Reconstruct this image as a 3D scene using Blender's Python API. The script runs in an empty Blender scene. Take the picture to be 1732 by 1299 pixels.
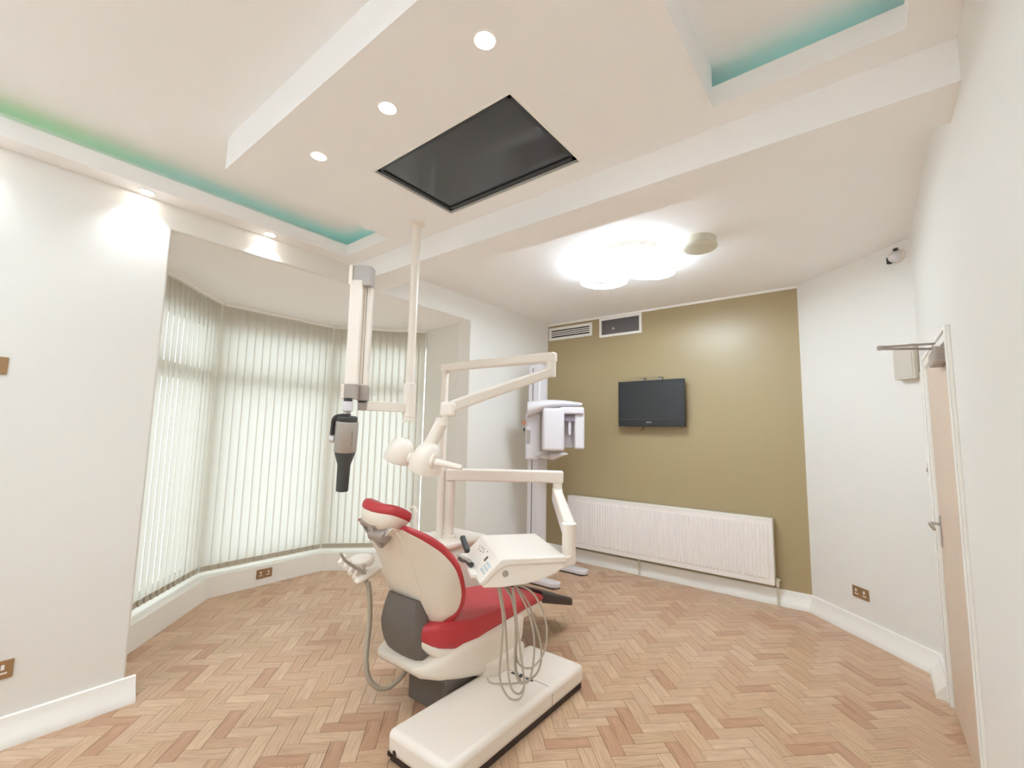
import bpy, bmesh, math, random
from mathutils import Vector, Matrix
random.seed(7)
scene = bpy.context.scene
C = scene.collection

# ------------------------------------------------------------------ camera
W_PX, H_PX, F_PX = 1732, 1299, 761.22
YAW, PITCH, ROLL = math.radians(38.294), math.radians(6.22), math.radians(1.108)
CAM = Vector((0, 0, 1.54))
FW = Vector((-math.sin(YAW) * math.cos(PITCH), math.cos(YAW) * math.cos(PITCH), math.sin(PITCH)))
_r = Vector((math.cos(YAW), math.sin(YAW), 0))
_u = _r.cross(FW)
RT = _r * math.cos(ROLL) + _u * math.sin(ROLL)
UP = -_r * math.sin(ROLL) + _u * math.cos(ROLL)
cd = bpy.data.cameras.new('camera')
cam = bpy.data.objects.new('camera', cd)
C.objects.link(cam)
cd.sensor_width = 36.0
cd.lens = 36.0 * F_PX / W_PX
cd.clip_start = 0.02
m = Matrix((RT, UP, -FW)).transposed().to_4x4()
m.translation = CAM
cam.matrix_world = m
scene.camera = cam

# ------------------------------------------------------------------ world (overcast daylight) and exposure
WORLD_STRENGTH = 1.6
RING_STRENGTH = 30.0
FILL_RING_STRENGTH = 15.0  # for the ring lamps added behind the camera as fill
SPOT_W = 8.0
world = bpy.data.worlds.new('overcast_sky')
scene.world = world
world.use_nodes = True
bg = world.node_tree.nodes['Background']
bg.inputs[0].default_value = (0.90, 0.96, 1.0, 1)
bg.inputs[1].default_value = WORLD_STRENGTH
vs = scene.view_settings
vs.view_transform = 'Standard'
vs.look = 'None'
vs.exposure = 0.93
vs.gamma = 1.0
vs.use_curve_mapping = False
try:
    scene.cycles.max_bounces = 14
    scene.cycles.diffuse_bounces = 8
    scene.cycles.transmission_bounces = 8
    scene.cycles.transparent_max_bounces = 12
except Exception:
    pass


# ------------------------------------------------------------------ pixel helpers (a pixel gives a direction only)
def ray(a, b):
    return FW + RT * ((a - W_PX / 2) / F_PX) - UP * ((b - H_PX / 2) / F_PX)


def onx(p, x):
    d = ray(*p)
    return CAM + d * ((x - CAM.x) / d.x)


def ony(p, y):
    d = ray(*p)
    return CAM + d * ((y - CAM.y) / d.y)


def onz(p, z):
    d = ray(*p)
    return CAM + d * ((z - CAM.z) / d.z)


def ond(p, depth):
    return CAM + ray(*p) * depth


def onplane(p, n, q):
    d = ray(*p)
    n = Vector(n)
    return CAM + d * (n.dot(Vector(q) - CAM) / n.dot(d))


def topx(v):
    q = Vector(v) - CAM
    z = q.dot(FW)
    return W_PX / 2 + F_PX * q.dot(RT) / z, H_PX / 2 - F_PX * q.dot(UP) / z, z


# ------------------------------------------------------------------ materials
def lin(c):
    return tuple((v / 255 / 12.92 if v / 255 <= 0.04045 else ((v / 255 + 0.055) / 1.055) ** 2.4) for v in c) + (1,)


def mat(name, rgb, rough=0.5, metal=0.0, bump=0.0, bscale=200.0, spec=0.5, var=0.0, coat=0.0):
    M = bpy.data.materials.new(name)
    M.use_nodes = True
    nt = M.node_tree
    b = nt.nodes['Principled BSDF']
    b.inputs['Base Color'].default_value = lin(rgb)
    b.inputs['Roughness'].default_value = rough
    b.inputs['Metallic'].default_value = metal
    b.inputs['Specular IOR Level'].default_value = spec
    b.inputs['Coat Weight'].default_value = coat
    if bump or var:
        tc = nt.nodes.new('ShaderNodeTexCoord')
        n = nt.nodes.new('ShaderNodeTexNoise')
        n.inputs['Scale'].default_value = bscale
        n.inputs['Detail'].default_value = 3
        nt.links.new(tc.outputs['Object'], n.inputs['Vector'])
        if bump:
            bp = nt.nodes.new('ShaderNodeBump')
            bp.inputs['Strength'].default_value = bump
            bp.inputs['Distance'].default_value = 0.002
            nt.links.new(n.outputs['Fac'], bp.inputs['Height'])
            nt.links.new(bp.outputs['Normal'], b.inputs['Normal'])
        if var:
            mx = nt.nodes.new('ShaderNodeMixRGB')
            mx.blend_type = 'MULTIPLY'
            mx.inputs['Fac'].default_value = var
            mx.inputs['Color1'].default_value = lin(rgb)
            nt.links.new(n.outputs['Fac'], mx.inputs['Color2'])
            nt.links.new(mx.outputs['Color'], b.inputs['Base Color'])
    return M


def emit(name, rgb, strength):
    M = bpy.data.materials.new(name)
    M.use_nodes = True
    nt = M.node_tree
    nt.nodes.remove(nt.nodes['Principled BSDF'])
    e = nt.nodes.new('ShaderNodeEmission')
    e.inputs[0].default_value = lin(rgb)
    e.inputs[1].default_value = strength
    nt.links.new(e.outputs[0], nt.nodes['Material Output'].inputs[0])
    return M


M_WALL = mat('warm_white_paint', (237, 235, 230), 0.6, bump=0.05, bscale=160, spec=0.3)
M_CEIL = mat('ceiling_white_paint', (252, 251, 251), 0.7, bump=0.03, bscale=160, spec=0.2)
M_GLOSSW = mat('white_gloss_paint', (250, 248, 243), 0.25, spec=0.5)
M_OLIVE = mat('olive_gold_paint', (174, 157, 121), 0.32, bump=0.06, bscale=220, spec=0.45)
M_PLAS = mat('cream_white_plastic', (244, 236, 226), 0.3, spec=0.5)
M_SHELL = mat('beige_shell_plastic', (236, 226, 212), 0.38, spec=0.45)
M_COOLW = mat('cool_white_plastic', (226, 222, 226), 0.35)
M_RED = mat('red_vinyl', (190, 56, 62), 0.42, bump=0.08, bscale=120, spec=0.5)
M_BOOT = mat('grey_rubber_cover', (110, 102, 95), 0.55)
M_DARK = mat('charcoal_plastic', (62, 62, 62), 0.5)
M_FOOT = mat('dark_brown_rubber', (58, 48, 44), 0.5)
M_BLACK = mat('black_gloss_plastic', (44, 46, 48), 0.3)
M_SCREEN = mat('dark_screen_glass', (52, 54, 57), 0.18, spec=0.5)
M_CTV = mat('ceiling_screen_glass', (70, 72, 76), 0.10, spec=0.5)
M_GREYP = mat('warm_grey_plastic', (172, 162, 154), 0.45)
M_LINK = mat('grey_metal_link', (170, 158, 150), 0.4, metal=0.2)
M_SILVER = mat('brushed_silver', (186, 182, 176), 0.38, metal=0.4)
M_CHROME = mat('chrome', (200, 200, 200), 0.15, metal=1.0)
M_BRASS = mat('brushed_bronze_plate', (168, 136, 100), 0.35, metal=0.6)
M_HOSE = mat('grey_beige_hose', (186, 176, 160), 0.45)
M_GLINE = mat('seam_grey', (120, 112, 104), 0.6)
M_VENTD = mat('vent_dark', (38, 38, 38), 0.7)
M_VENTF = mat('vent_grey_fin', (136, 130, 130), 0.45, metal=0.3)
M_SENS = mat('aged_white_plastic', (214, 210, 192), 0.5)
M_DOOR = mat('pale_beech_veneer', (222, 200, 178), 0.4, var=0.12, bscale=14)
M_ORANGE = mat('orange_button', (226, 150, 110), 0.4)
M_BLUEL = mat('pale_blue_label', (196, 208, 216), 0.4)
M_BULB = emit('spot_bulb_glow', (255, 247, 236), 30)
M_RING = emit('ring_led_glow', (225, 242, 255), RING_STRENGTH)
M_FILL_RING = emit('fill_ring_glow', (218, 240, 255), FILL_RING_STRENGTH)  # glow of the added fill rings, out of view
M_GOLD = mat('gold_metal', (230, 190, 150), 0.3, metal=0.5)
M_PLINTH = mat('floor_joint_brown', (158, 128, 100), 0.8)

# translucent blind fabric
M_SLAT = bpy.data.materials.new('blind_fabric')
M_SLAT.use_nodes = True
nt = M_SLAT.node_tree
nt.nodes.remove(nt.nodes['Principled BSDF'])
dif = nt.nodes.new('ShaderNodeBsdfDiffuse')
dif.inputs[0].default_value = lin((214, 205, 190))
tr = nt.nodes.new('ShaderNodeBsdfTranslucent')
tr.inputs[0].default_value = lin((228, 226, 220))
mx = nt.nodes.new('ShaderNodeMixShader')
mx.inputs[0].default_value = 0.45
tc = nt.nodes.new('ShaderNodeTexCoord')
nz = nt.nodes.new('ShaderNodeTexNoise')
nz.inputs['Scale'].default_value = 260
bp = nt.nodes.new('ShaderNodeBump')
bp.inputs['Strength'].default_value = 0.15
bp.inputs['Distance'].default_value = 0.001
nt.links.new(tc.outputs['Object'], nz.inputs['Vector'])
nt.links.new(nz.outputs['Fac'], bp.inputs['Height'])
nt.links.new(bp.outputs['Normal'], dif.inputs['Normal'])
nt.links.new(dif.outputs[0], mx.inputs[1])
nt.links.new(tr.outputs[0], mx.inputs[2])
nt.links.new(mx.outputs[0], nt.nodes['Material Output'].inputs[0])

# window glass that lets light straight through
M_GLASS = bpy.data.materials.new('window_glass')
M_GLASS.use_nodes = True
nt = M_GLASS.node_tree
nt.nodes.remove(nt.nodes['Principled BSDF'])
tp = nt.nodes.new('ShaderNodeBsdfTransparent')
tp.inputs[0].default_value = (0.94, 0.97, 0.96, 1)
gl = nt.nodes.new('ShaderNodeBsdfGlossy')
gl.inputs['Roughness'].default_value = 0.02
mx = nt.nodes.new('ShaderNodeMixShader')
mx.inputs[0].default_value = 0.06
nt.links.new(tp.outputs[0], mx.inputs[1])
nt.links.new(gl.outputs[0], mx.inputs[2])
nt.links.new(mx.outputs[0], nt.nodes['Material Output'].inputs[0])

# parquet wood: tint per block, grain along the block
M_WOOD = bpy.data.materials.new('oak_parquet')
M_WOOD.use_nodes = True
nt = M_WOOD.node_tree
b = nt.nodes['Principled BSDF']
at = nt.nodes.new('ShaderNodeAttribute')
at.attribute_name = 'tint'
ag = nt.nodes.new('ShaderNodeAttribute')
ag.attribute_name = 'grain'
mp = nt.nodes.new('ShaderNodeMapping')
mp.inputs['Scale'].default_value = (9, 110, 1)
nz = nt.nodes.new('ShaderNodeTexNoise')
nz.inputs['Scale'].default_value = 1.0
nz.inputs['Detail'].default_value = 4
cr = nt.nodes.new('ShaderNodeValToRGB')
cr.color_ramp.elements[0].position = 0.3
cr.color_ramp.elements[0].color = (0.8, 0.76, 0.72, 1)
cr.color_ramp.elements[1].position = 0.65
cr.color_ramp.elements[1].color = (1.06, 1.06, 1.06, 1)
mx = nt.nodes.new('ShaderNodeMixRGB')
mx.blend_type = 'MULTIPLY'
mx.inputs['Fac'].default_value = 1.0
nt.links.new(ag.outputs['Vector'], mp.inputs['Vector'])
nt.links.new(mp.outputs['Vector'], nz.inputs['Vector'])
nt.links.new(nz.outputs['Fac'], cr.inputs['Fac'])
nt.links.new(at.outputs['Color'], mx.inputs['Color1'])
nt.links.new(cr.outputs['Color'], mx.inputs['Color2'])
nt.links.new(mx.outputs['Color'], b.inputs['Base Color'])
b.inputs['Roughness'].default_value = 0.31
b.inputs['Specular IOR Level'].default_value = 0.4
bp = nt.nodes.new('ShaderNodeBump')
bp.inputs['Strength'].default_value = 0.08
bp.inputs['Distance'].default_value = 0.001
nt.links.new(nz.outputs['Fac'], bp.inputs['Height'])
nt.links.new(bp.outputs['Normal'], b.inputs['Normal'])

# ------------------------------------------------------------------ object helpers
WL = {}


def tag(o, label=None, cat=None, group=None, kind=None):
    if label:
        o['label'] = label
    if cat:
        o['category'] = cat
    if group:
        o['group'] = group
    if kind:
        o['kind'] = kind
    return o


def empty(name, loc, label=None, cat=None, group=None, kind=None):
    o = bpy.data.objects.new(name, None)
    o.empty_display_size = 0.1
    o.location = loc
    C.objects.link(o)
    WL[o.name] = Vector(loc)
    return tag(o, label, cat, group, kind)


def rotm(rx=0, ry=0, rz=0):
    return Matrix.Rotation(rz, 3, 'Z') @ Matrix.Rotation(ry, 3, 'Y') @ Matrix.Rotation(rx, 3, 'X')


def frame_z(d):
    """3x3 matrix whose local z looks along d"""
    d = Vector(d).normalized()
    return d.to_track_quat('Z', 'Y').to_matrix()


class MB:
    def __init__(self):
        self.v, self.f = [], []

    def add(self, vs_, fs_):
        o = len(self.v)
        self.v += [Vector(p) for p in vs_]
        self.f += [tuple(i + o for i in q) for q in fs_]
        return self

    def box(self, c, s, R=None):
        R = R or Matrix.Identity(3)
        c = Vector(c)
        pts = [c + R @ Vector((x * s[0] / 2, y * s[1] / 2, z * s[2] / 2)) for x in (-1, 1) for y in (-1, 1) for z in (-1, 1)]
        return self.add(pts, [(0, 1, 3, 2), (4, 6, 7, 5), (0, 4, 5, 1), (2, 3, 7, 6), (0, 2, 6, 4), (1, 5, 7, 3)])

    def span(self, a, b):
        a, b = Vector(a), Vector(b)
        return self.box((a + b) / 2, [abs(b[i] - a[i]) for i in range(3)])

    def ring_loft(self, rings, cap=True, closed=True):
        n = len(rings[0])
        vs_, fs_ = [], []
        for r in rings:
            vs_ += r
        for i in range(len(rings) - 1):
            for j in range(n if closed else n - 1):
                k = (j + 1) % n
                fs_.append((i * n + j, i * n + k, (i + 1) * n + k, (i + 1) * n + j))
        if cap:
            fs_.append(tuple(range(n))[::-1])
            fs_.append(tuple((len(rings) - 1) * n + j for j in range(n)))
        return self.add(vs_, fs_)

    def cyl(self, a, b, r0, r1=None, n=24):
        a, b = Vector(a), Vector(b)
        r1 = r0 if r1 is None else r1
        R = frame_z(b - a)
        rg = []
        for p, r in ((a, r0), (b, r1)):
            rg.append([p + R @ Vector((math.cos(2 * math.pi * k / n) * r, math.sin(2 * math.pi * k / n) * r, 0)) for k in range(n)])
        return self.ring_loft(rg)

    def lathe(self, a, d, prof, n=28):
        """prof: list of (distance along d, radius)"""
        a = Vector(a)
        d = Vector(d).normalized()
        R = frame_z(d)
        rg = []
        for h, r in prof:
            rg.append([a + d * h + R @ Vector((math.cos(2 * math.pi * k / n) * r, math.sin(2 * math.pi * k / n) * r, 0)) for k in range(n)])
        return self.ring_loft(rg)

    def tube(self, pts, r, n=10, taper=None):
        pts = [Vector(p) for p in pts]
        rg = []
        prev = None
        for i, p in enumerate(pts):
            t = (pts[min(i + 1, len(pts) - 1)] - pts[max(i - 1, 0)]).normalized()
            if prev is None:
                a = t.orthogonal().normalized()
            else:
                a = (prev - t * prev.dot(t)).normalized()
            prev = a
            bb = t.cross(a)
            rr = r if taper is None else r * (1 + (taper - 1) * i / (len(pts) - 1))
            rg.append([p + (a * math.cos(2 * math.pi * k / n) + bb * math.sin(2 * math.pi * k / n)) * rr for k in range(n)])
        return self.ring_loft(rg)

    def bar(self, a, b, w, h, upv=(0, 0, 1)):
        """rectangular bar from a to b; h along upv, w across"""
        a, b = Vector(a), Vector(b)
        d = (b - a).normalized()
        s = d.cross(Vector(upv)).normalized()
        u = s.cross(d)
        R = Matrix((s, d, u)).transposed()
        return self.box((a + b) / 2, (w, (b - a).length, h), R)

    def prism(self, poly, z0, z1):
        n = len(poly)
        vs_ = [(p[0], p[1], z0) for p in poly] + [(p[0], p[1], z1) for p in poly]
        fs_ = [tuple(range(n))[::-1], tuple(range(n, 2 * n))] + [(i, (i + 1) % n, n + (i + 1) % n, n + i) for i in range(n)]
        return self.add(vs_, fs_)

    def torus(self, c, R, r, n=40, k=10, flat=1.0):
        c = Vector(c)
        rg = []
        for i in range(n):
            a = 2 * math.pi * i / n
            rg.append([c + Vector((math.cos(a) * (R + r * math.cos(b_)), math.sin(a) * (R + r * math.cos(b_)), r * flat * math.sin(b_)))
                       for b_ in [2 * math.pi * j / k for j in range(k)]])
        rg.append(rg[0])
        return self.ring_loft(rg, cap=False)

    def build(self, name, material, parent=None, smooth=None, bevel=0.0, seg=2, kind=None, subsurf=0):
        off = WL[parent.name] if parent is not None else Vector((0, 0, 0))
        own = Vector((0, 0, 0))
        if parent is None and self.v:      # origin at the base of a single-mesh thing
            lo = Vector([min(p[i] for p in self.v) for i in range(3)])
            hi = Vector([max(p[i] for p in self.v) for i in range(3)])
            own = Vector(((lo.x + hi.x) / 2, (lo.y + hi.y) / 2, lo.z))
            off = own
        me = bpy.data.meshes.new(name)
        me.from_pydata([tuple(p - off) for p in self.v], [], self.f)
        bm = bmesh.new()
        bm.from_mesh(me)
        bmesh.ops.recalc_face_normals(bm, faces=bm.faces)
        bm.to_mesh(me)
        bm.free()
        me.materials.append(material)
        o = bpy.data.objects.new(name, me)
        C.objects.link(o)
        o.location = own
        if parent is not None:
            o.parent = parent
            WL[o.name] = WL[parent.name]
        else:
            WL[o.name] = own
        if bevel:
            md = o.modifiers.new('bevel', 'BEVEL')
            md.width = bevel
            md.segments = seg
            md.limit_method = 'ANGLE'
            md.angle_limit = math.radians(40)
            md.harden_normals = False
        if subsurf:
            md = o.modifiers.new('subsurf', 'SUBSURF')
            md.levels = subsurf
            md.render_levels = subsurf
        if smooth is not None:
            if smooth >= 180:
                me.shade_smooth()
            else:
                me.set_sharp_from_angle(angle=math.radians(smooth))
                for p in me.polygons:
                    p.use_smooth = True
                me.set_sharp_from_angle(angle=math.radians(smooth))
        if kind:
            o['kind'] = kind
        return o


def catmull(pts, n):
    pts = [Vector(p) for p in pts]
    P = [pts[0] * 2 - pts[1]] + pts + [pts[-1] * 2 - pts[-2]]
    out = []
    m_ = len(pts) - 1
    for i in range(n + 1):
        t = i / n * m_
        k = min(int(t), m_ - 1)
        u = t - k
        a, b_, c, d = P[k:k + 4]
        out.append(0.5 * ((2 * b_) + (c - a) * u + (2 * a - 5 * b_ + 4 * c - d) * u * u + (3 * b_ - a - 3 * c + d) * u ** 3))
    return out


def interp(xs, ys, x):
    for i in range(len(xs) - 1):
        if x <= xs[i + 1] or i == len(xs) - 2:
            t = (x - xs[i]) / (xs[i + 1] - xs[i])
            return ys[i] + (ys[i + 1] - ys[i]) * t


# ------------------------------------------------------------------ room dimensions
XL, XR, YB, YF = -3.35, 0.31, 5.02, -2.6
ZB, ZP, ZC, ZT, ZLIP = 2.757, 2.919, 3.01, 3.098, 3.012      # beam underside, dropped panel, back ceiling, tray ceiling, cove lip
LIPX, LIPXR, LIPY = -3.207, 0.172, 1.888
BAY0, BAY1 = 0.79, 3.50
BL = [Vector((-4.07, 0.83)), Vector((-4.89, 1.61)), Vector((-4.905, 2.80)), Vector((-4.16, 3.575))]   # line of the blinds
ANG0, ANG1 = Vector((-0.47, YB)), Vector((XR, 4.25))


def offset_line(pl, d):
    """offset the bay polyline inwards (towards the room) by d"""
    n = len(pl)
    dirs = [(pl[i + 1] - pl[i]).normalized() for i in range(n - 1)]
    nor = [Vector((t.y, -t.x)) for t in dirs]
    ctr = Vector((-3.6, 2.2))
    nor = [q if q.dot(ctr - (pl[i] + pl[i + 1]) / 2) > 0 else -q for i, q in enumerate(nor)]
    out = [pl[0] + nor[0] * d]
    for i in range(1, n - 1):
        bis = (nor[i - 1] + nor[i])
        out.append(pl[i] + bis * (d / (1 + nor[i - 1].dot(nor[i]))))
    out.append(pl[-1] + nor[-1] * d)
    return out


WIN = offset_line(BL, -0.14)       # window plane
OUT = offset_line(BL, -0.34)       # outside face of the bay wall

# ------------------------------------------------------------------ floor: herringbone blocks on a screed
floor = MB().span((-5.4, -2.8, -0.12), (0.6, 5.3, -0.008)).build('floor', M_PLINTH, kind='structure')
floor['label'] = 'light oak herringbone parquet floor'
WL['floor'] = Vector(floor.location)
BWD = 0.0755
BLN = BWD * 3
TINTS = [(206, 174, 146), (200, 166, 138), (208, 178, 150), (198, 162, 133), (202, 170, 141), (190, 150, 122), (212, 182, 152), (202, 168, 138), (206, 174, 144), (198, 168, 136)]


def block_geo(cx, cy, ang, z_top, bm_v, bm_f, grains, gap=0.0008):
    c, s = math.cos(ang), math.sin(ang)
    lx, ly, b_ = BLN / 2 - gap, BWD / 2 - gap, 0.0007
    o = len(bm_v)
    for (sx, sy, z) in ((lx, ly, z_top - 0.01), (lx, ly, z_top - b_), (lx - b_, ly - b_, z_top)):
        for (qx, qy) in ((-1, -1), (1, -1), (1, 1), (-1, 1)):
            x, y = qx * sx, qy * sy
            bm_v.append((cx + c * x - s * y, cy + s * x + c * y, z))
            grains.append((x, y))
    for k in range(2):
        for j in range(4):
            bm_f.append((o + k * 4 + j, o + k * 4 + (j + 1) % 4, o + k * 4 + 4 + (j + 1) % 4, o + k * 4 + 4 + j))
    bm_f.append((o + 8, o + 9, o + 10, o + 11))


def put_attrs(me, tints, grains):
    a = me.attributes.new('tint', 'FLOAT_COLOR', 'POINT')
    g = me.attributes.new('grain', 'FLOAT_VECTOR', 'POINT')
    for i, (t, q) in enumerate(zip(tints, grains)):
        a.data[i].color = t
        g.data[i].vector = q


variants = []
for i, t in enumerate(TINTS):
    v_, f_, g_ = [], [], []
    block_geo(0, 0, 0, 0, v_, f_, g_)
    me = bpy.data.meshes.new('parquet_block')
    me.from_pydata(v_, [], f_)
    put_attrs(me, [lin(t)] * len(v_), [(q[0] + i * 3.7, q[1] + i * 1.3, i * 0.7) for q in g_])
    me.materials.append(M_WOOD)
    variants.append(me)


def in_room(x, y):
    if XL - 0.05 < x < XR + 0.06 and YF < y < YB + 0.05:
        return (x - ANG0.x) * (ANG0.y - ANG1.y) + (y - ANG0.y) * (ANG1.x - ANG0.x) < 0.05
    if x <= XL - 0.05 and x > -4.85 and BAY0 < y < 3.56:
        return (x + y) < 0.0 - (-0.0) + 3 and (y - 0.83) > -(x + 4.07) * 0.95 - 0.05 and (y - 3.575) < (x + 4.16) * 1.04 + 0.05
    return False


blocks = []
ca = math.cos(math.pi / 4)
for gy in range(-110, 110):
    for mm in range(-30, 30):
        # along the first direction
        for kind in (0, 1):
            if kind == 0:
                ox, oy = gy + 6 * mm, gy
                cx, cy, ang = ox + 1.5, oy + 0.5, 0.0
            else:
                oy = gy
                ox = gy + 5 + 6 * mm
                cx, cy, ang = ox + 0.5, oy + 1.5, math.pi / 2
            x = (cx - cy) * ca * BWD - 1.0
            y = (cx + cy) * ca * BWD + 2.0
            if in_room(x, y):
                blocks.append((x, y, ang + math.pi / 4))
vis = []
for i, (x, y, a) in enumerate(blocks):
    px, py, z = topx((x, y, 0))
    ok = z > 0.2 and 0 < px < W_PX and 0 < py < H_PX and not (-1.86 < x < -1.44 and 1.46 < y < 2.6) and not (-2.2 < x < -1.8 and 1.9 < y < 2.4)
    if ok and XL < x < XR:
        vis.append((z, i))
vis.sort()
single = {i for _, i in vis[:298]}
sv, sf, sg, st = [], [], [], []
for i, (x, y, a) in enumerate(blocks):
    k = random.choice(range(len(TINTS)))
    dz = random.uniform(-0.0006, 0.0002)
    if i in single:
        o = bpy.data.objects.new('parquet_block', variants[k])
        C.objects.link(o)
        o.parent = floor
        o.location = Vector((x, y, dz)) - WL['floor']
        o.rotation_euler = (0, 0, a)
    else:
        n0 = len(sv)
        g_ = []
        block_geo(x, y, a, dz, sv, sf, g_)
        off = random.uniform(0, 40)
        sg += [(q[0] + off, q[1] + off * 0.37, off) for q in g_]
        st += [lin(TINTS[k])] * (len(sv) - n0)
me = bpy.data.meshes.new('parquet_field')
me.from_pydata([tuple(Vector(p) - WL['floor']) for p in sv], [], sf)
put_attrs(me, st, sg)
me.materials.append(M_WOOD)
o = bpy.data.objects.new('parquet_field', me)
C.objects.link(o)
o.parent = floor
o['kind'] = 'stuff'

# ------------------------------------------------------------------ walls
ZTOP = 3.3
prof = [(YF - 0.2, 0), (BAY0, 0), (BAY0, ZB), (BAY1, ZB), (BAY1, 0), (YB + 0.2, 0), (YB + 0.2, ZTOP), (YF - 0.2, ZTOP)]
MB().ring_loft([[Vector((x, y, z)) for y, z in prof] for x in (XL - 0.2, XL)]).build('wall_left', M_WALL, bevel=0.012, seg=3, kind='structure', smooth=40)
# bay returns, wall above and below the windows, corner posts
b_ = MB()
b_.prism([(XL - 0.01, BAY0), (BL[0].x, BL[0].y - 0.02), (OUT[0].x, OUT[0].y - 0.1), (XL - 0.2, BAY0 - 0.25)], 0, ZTOP)
b_.prism([(XL - 0.01, BAY1), (BL[3].x, BL[3].y + 0.005), (OUT[3].x, OUT[3].y + 0.1), (XL - 0.2, BAY1 + 0.3)], 0, ZTOP)
for i in range(3):
    q = [WIN[i] + (BL[i] - WIN[i]) * 0.3, WIN[i + 1] + (BL[i + 1] - WIN[i + 1]) * 0.3, OUT[i + 1], OUT[i]]
    b_.prism([tuple(p) for p in q], 0, 0.19)
    b_.prism([tuple(p) for p in q], 2.56, ZTOP)
for i in (1, 2):
    d0 = (WIN[i - 1] - WIN[i]).normalized() * 0.09
    d1 = (WIN[i + 1] - WIN[i]).normalized() * 0.09
    b_.prism([tuple(WIN[i] + (BL[i] - WIN[i]) * 0.3), tuple(WIN[i] + d1 * 1 + (BL[i] - WIN[i]) * 0.2), tuple(OUT[i] + d1), tuple(OUT[i]), tuple(OUT[i] + d0), tuple(WIN[i] + d0 + (BL[i] - WIN[i]) * 0.2)], 0.19, 2.56)
b_.build('wall_bay', M_WALL, kind='structure')
# low white sill wall of the bay
IN = offset_line(BL, 0.12)
b_ = MB()
for i in range(3):
    b_.prism([tuple(IN[i]), tuple(IN[i + 1]), tuple(WIN[i + 1]), tuple(WIN[i])], 0, 0.185)
b_.build('baseboard_bay', M_GLOSSW, kind='structure')

MB().span((XL - 0.2, YB, 0), (0.0, YB + 0.2, ZTOP)).build('wall_back', M_OLIVE, kind='structure')
dirA = (ANG1 - ANG0).normalized()
norA = Vector((dirA.y, -dirA.x))          # points away from the room?
if norA.dot(Vector((-2, 2)) - ANG0) > 0:
    norA = -norA
MB().prism([tuple(ANG0), tuple(ANG1), tuple(ANG1 + norA * 0.3 + dirA * 0.3), tuple(ANG0 + norA * 0.3 - dirA * 0.1)], 0, ZTOP).build('wall_corner', M_WALL, kind='structure')
DY0, DY1, DZ = 2.80, 3.80, 1.99
b_ = MB()
b_.span((XR, YF - 0.2, 0), (XR + 0.2, DY0, ZTOP))
b_.span((XR, DY1, 0), (XR + 0.2, 4.6, ZTOP))
b_.span((XR, DY0, DZ), (XR + 0.2, DY1, ZTOP))
b_.build('wall_right', M_WALL, kind='structure')
MB().span((XL - 0.2, YF - 0.2, 0), (XR + 0.2, YF, ZTOP)).build('wall_front', M_WALL, kind='structure')


def skirting(name, a, b, nrm, h=0.135, t0=0.018, t1=0.05):
    """flared painted skirting from a to b; nrm points into the room"""
    a, b, nrm = Vector(a), Vector(b), Vector(nrm).normalized()
    prof = [(0, 0), (t1, 0), (t1, 0.02), (t1 * 0.8, 0.045), (t0 * 1.3, 0.085), (t0, 0.11), (t0 * 0.8, h - 0.004), (0, h)]
    rg = [[Vector((p.x + nrm.x * q[0], p.y + nrm.y * q[0], q[1])) for q in prof] for p in (a, b)]
    return MB().ring_loft(rg).build(name, M_GLOSSW, smooth=50, kind='structure')


skirting('baseboard_left', (XL, YF), (XL, BAY0 + 0.045), (1, 0), t1=0.05)
skirting('baseboard_leftback', (XL, BAY1), (XL, YB), (1, 0))
skirting('baseboard_back', (XL, YB), (ANG0.x, YB), (0, -1), h=0.142)
skirting('baseboard_corner', tuple(ANG0 - dirA * 0.02), tuple(ANG1 + dirA * 0.01), tuple(-norA), h=0.142)
skirting('baseboard_right', (XR, 3.88), (XR, 4.27), (-1, 0), t1=0.07)
skirting('baseboard_rightfront', (XR, YF), (XR, 2.72), (-1, 0), t1=0.05)
MB().span((XL, YB - 0.012, 2.988), (ANG0.x, YB + 0.01, ZC + 0.01)).build('trim_1', M_GLOSSW, kind='structure')

# ------------------------------------------------------------------ ceiling
ceil = MB()
ceil.span((XL - 0.2, 2.29, ZC), (XR + 0.2, YB + 0.2, ZC + 0.3))
ceil.span((XL - 0.2, YF - 0.2, ZT), (XR + 0.2, 2.29, ZT + 0.25))
ceil = ceil.build('ceiling', M_CEIL, kind='structure')
MB().prism([(XL - 0.013, BAY0 - 0.004), (XL - 0.25, BAY0 - 0.004), (XL - 0.25, 0.5), (-5.35, 0.5), (-5.35, 3.95), (XL - 0.25, 3.95), (XL - 0.25, BAY1 + 0.004), (XL - 0.013, BAY1 + 0.004)], ZB - 0.0008, ZB + 0.3).build('bay_soffit', M_CEIL, ceil)
MB().span((XL - 0.01, 2.03, ZB - 0.0004), (XR + 0.01, 2.29, ZT + 0.05)).build('beam', M_CEIL, ceil)
b_ = MB()
YL0 = -1.7
b_.span((XL, YF, ZP), (LIPX, 2.03, ZP + 0.02)).span((LIPX, LIPY, ZP), (LIPXR, 2.03, ZP + 0.02))
b_.span((LIPXR, YF, ZP), (XR, 2.03, ZP + 0.02)).span((LIPX, YF, ZP), (LIPXR, YL0, ZP + 0.02))
b_.build('border_soffit', M_CEIL, ceil)
b_ = MB()
b_.span((LIPX - 0.012, YL0, ZP + 0.0195), (LIPX, LIPY + 0.012, ZLIP)).span((LIPXR, YL0, ZP + 0.0195), (LIPXR + 0.012, LIPY + 0.012, ZLIP))
b_.span((LIPX, LIPY, ZP + 0.0195), (LIPXR, LIPY + 0.012, ZLIP)).span((LIPX, YL0 - 0.012, ZP + 0.0195), (LIPXR, YL0, ZLIP))
b_.build('cove_lip', M_CEIL, ceil)
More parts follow.
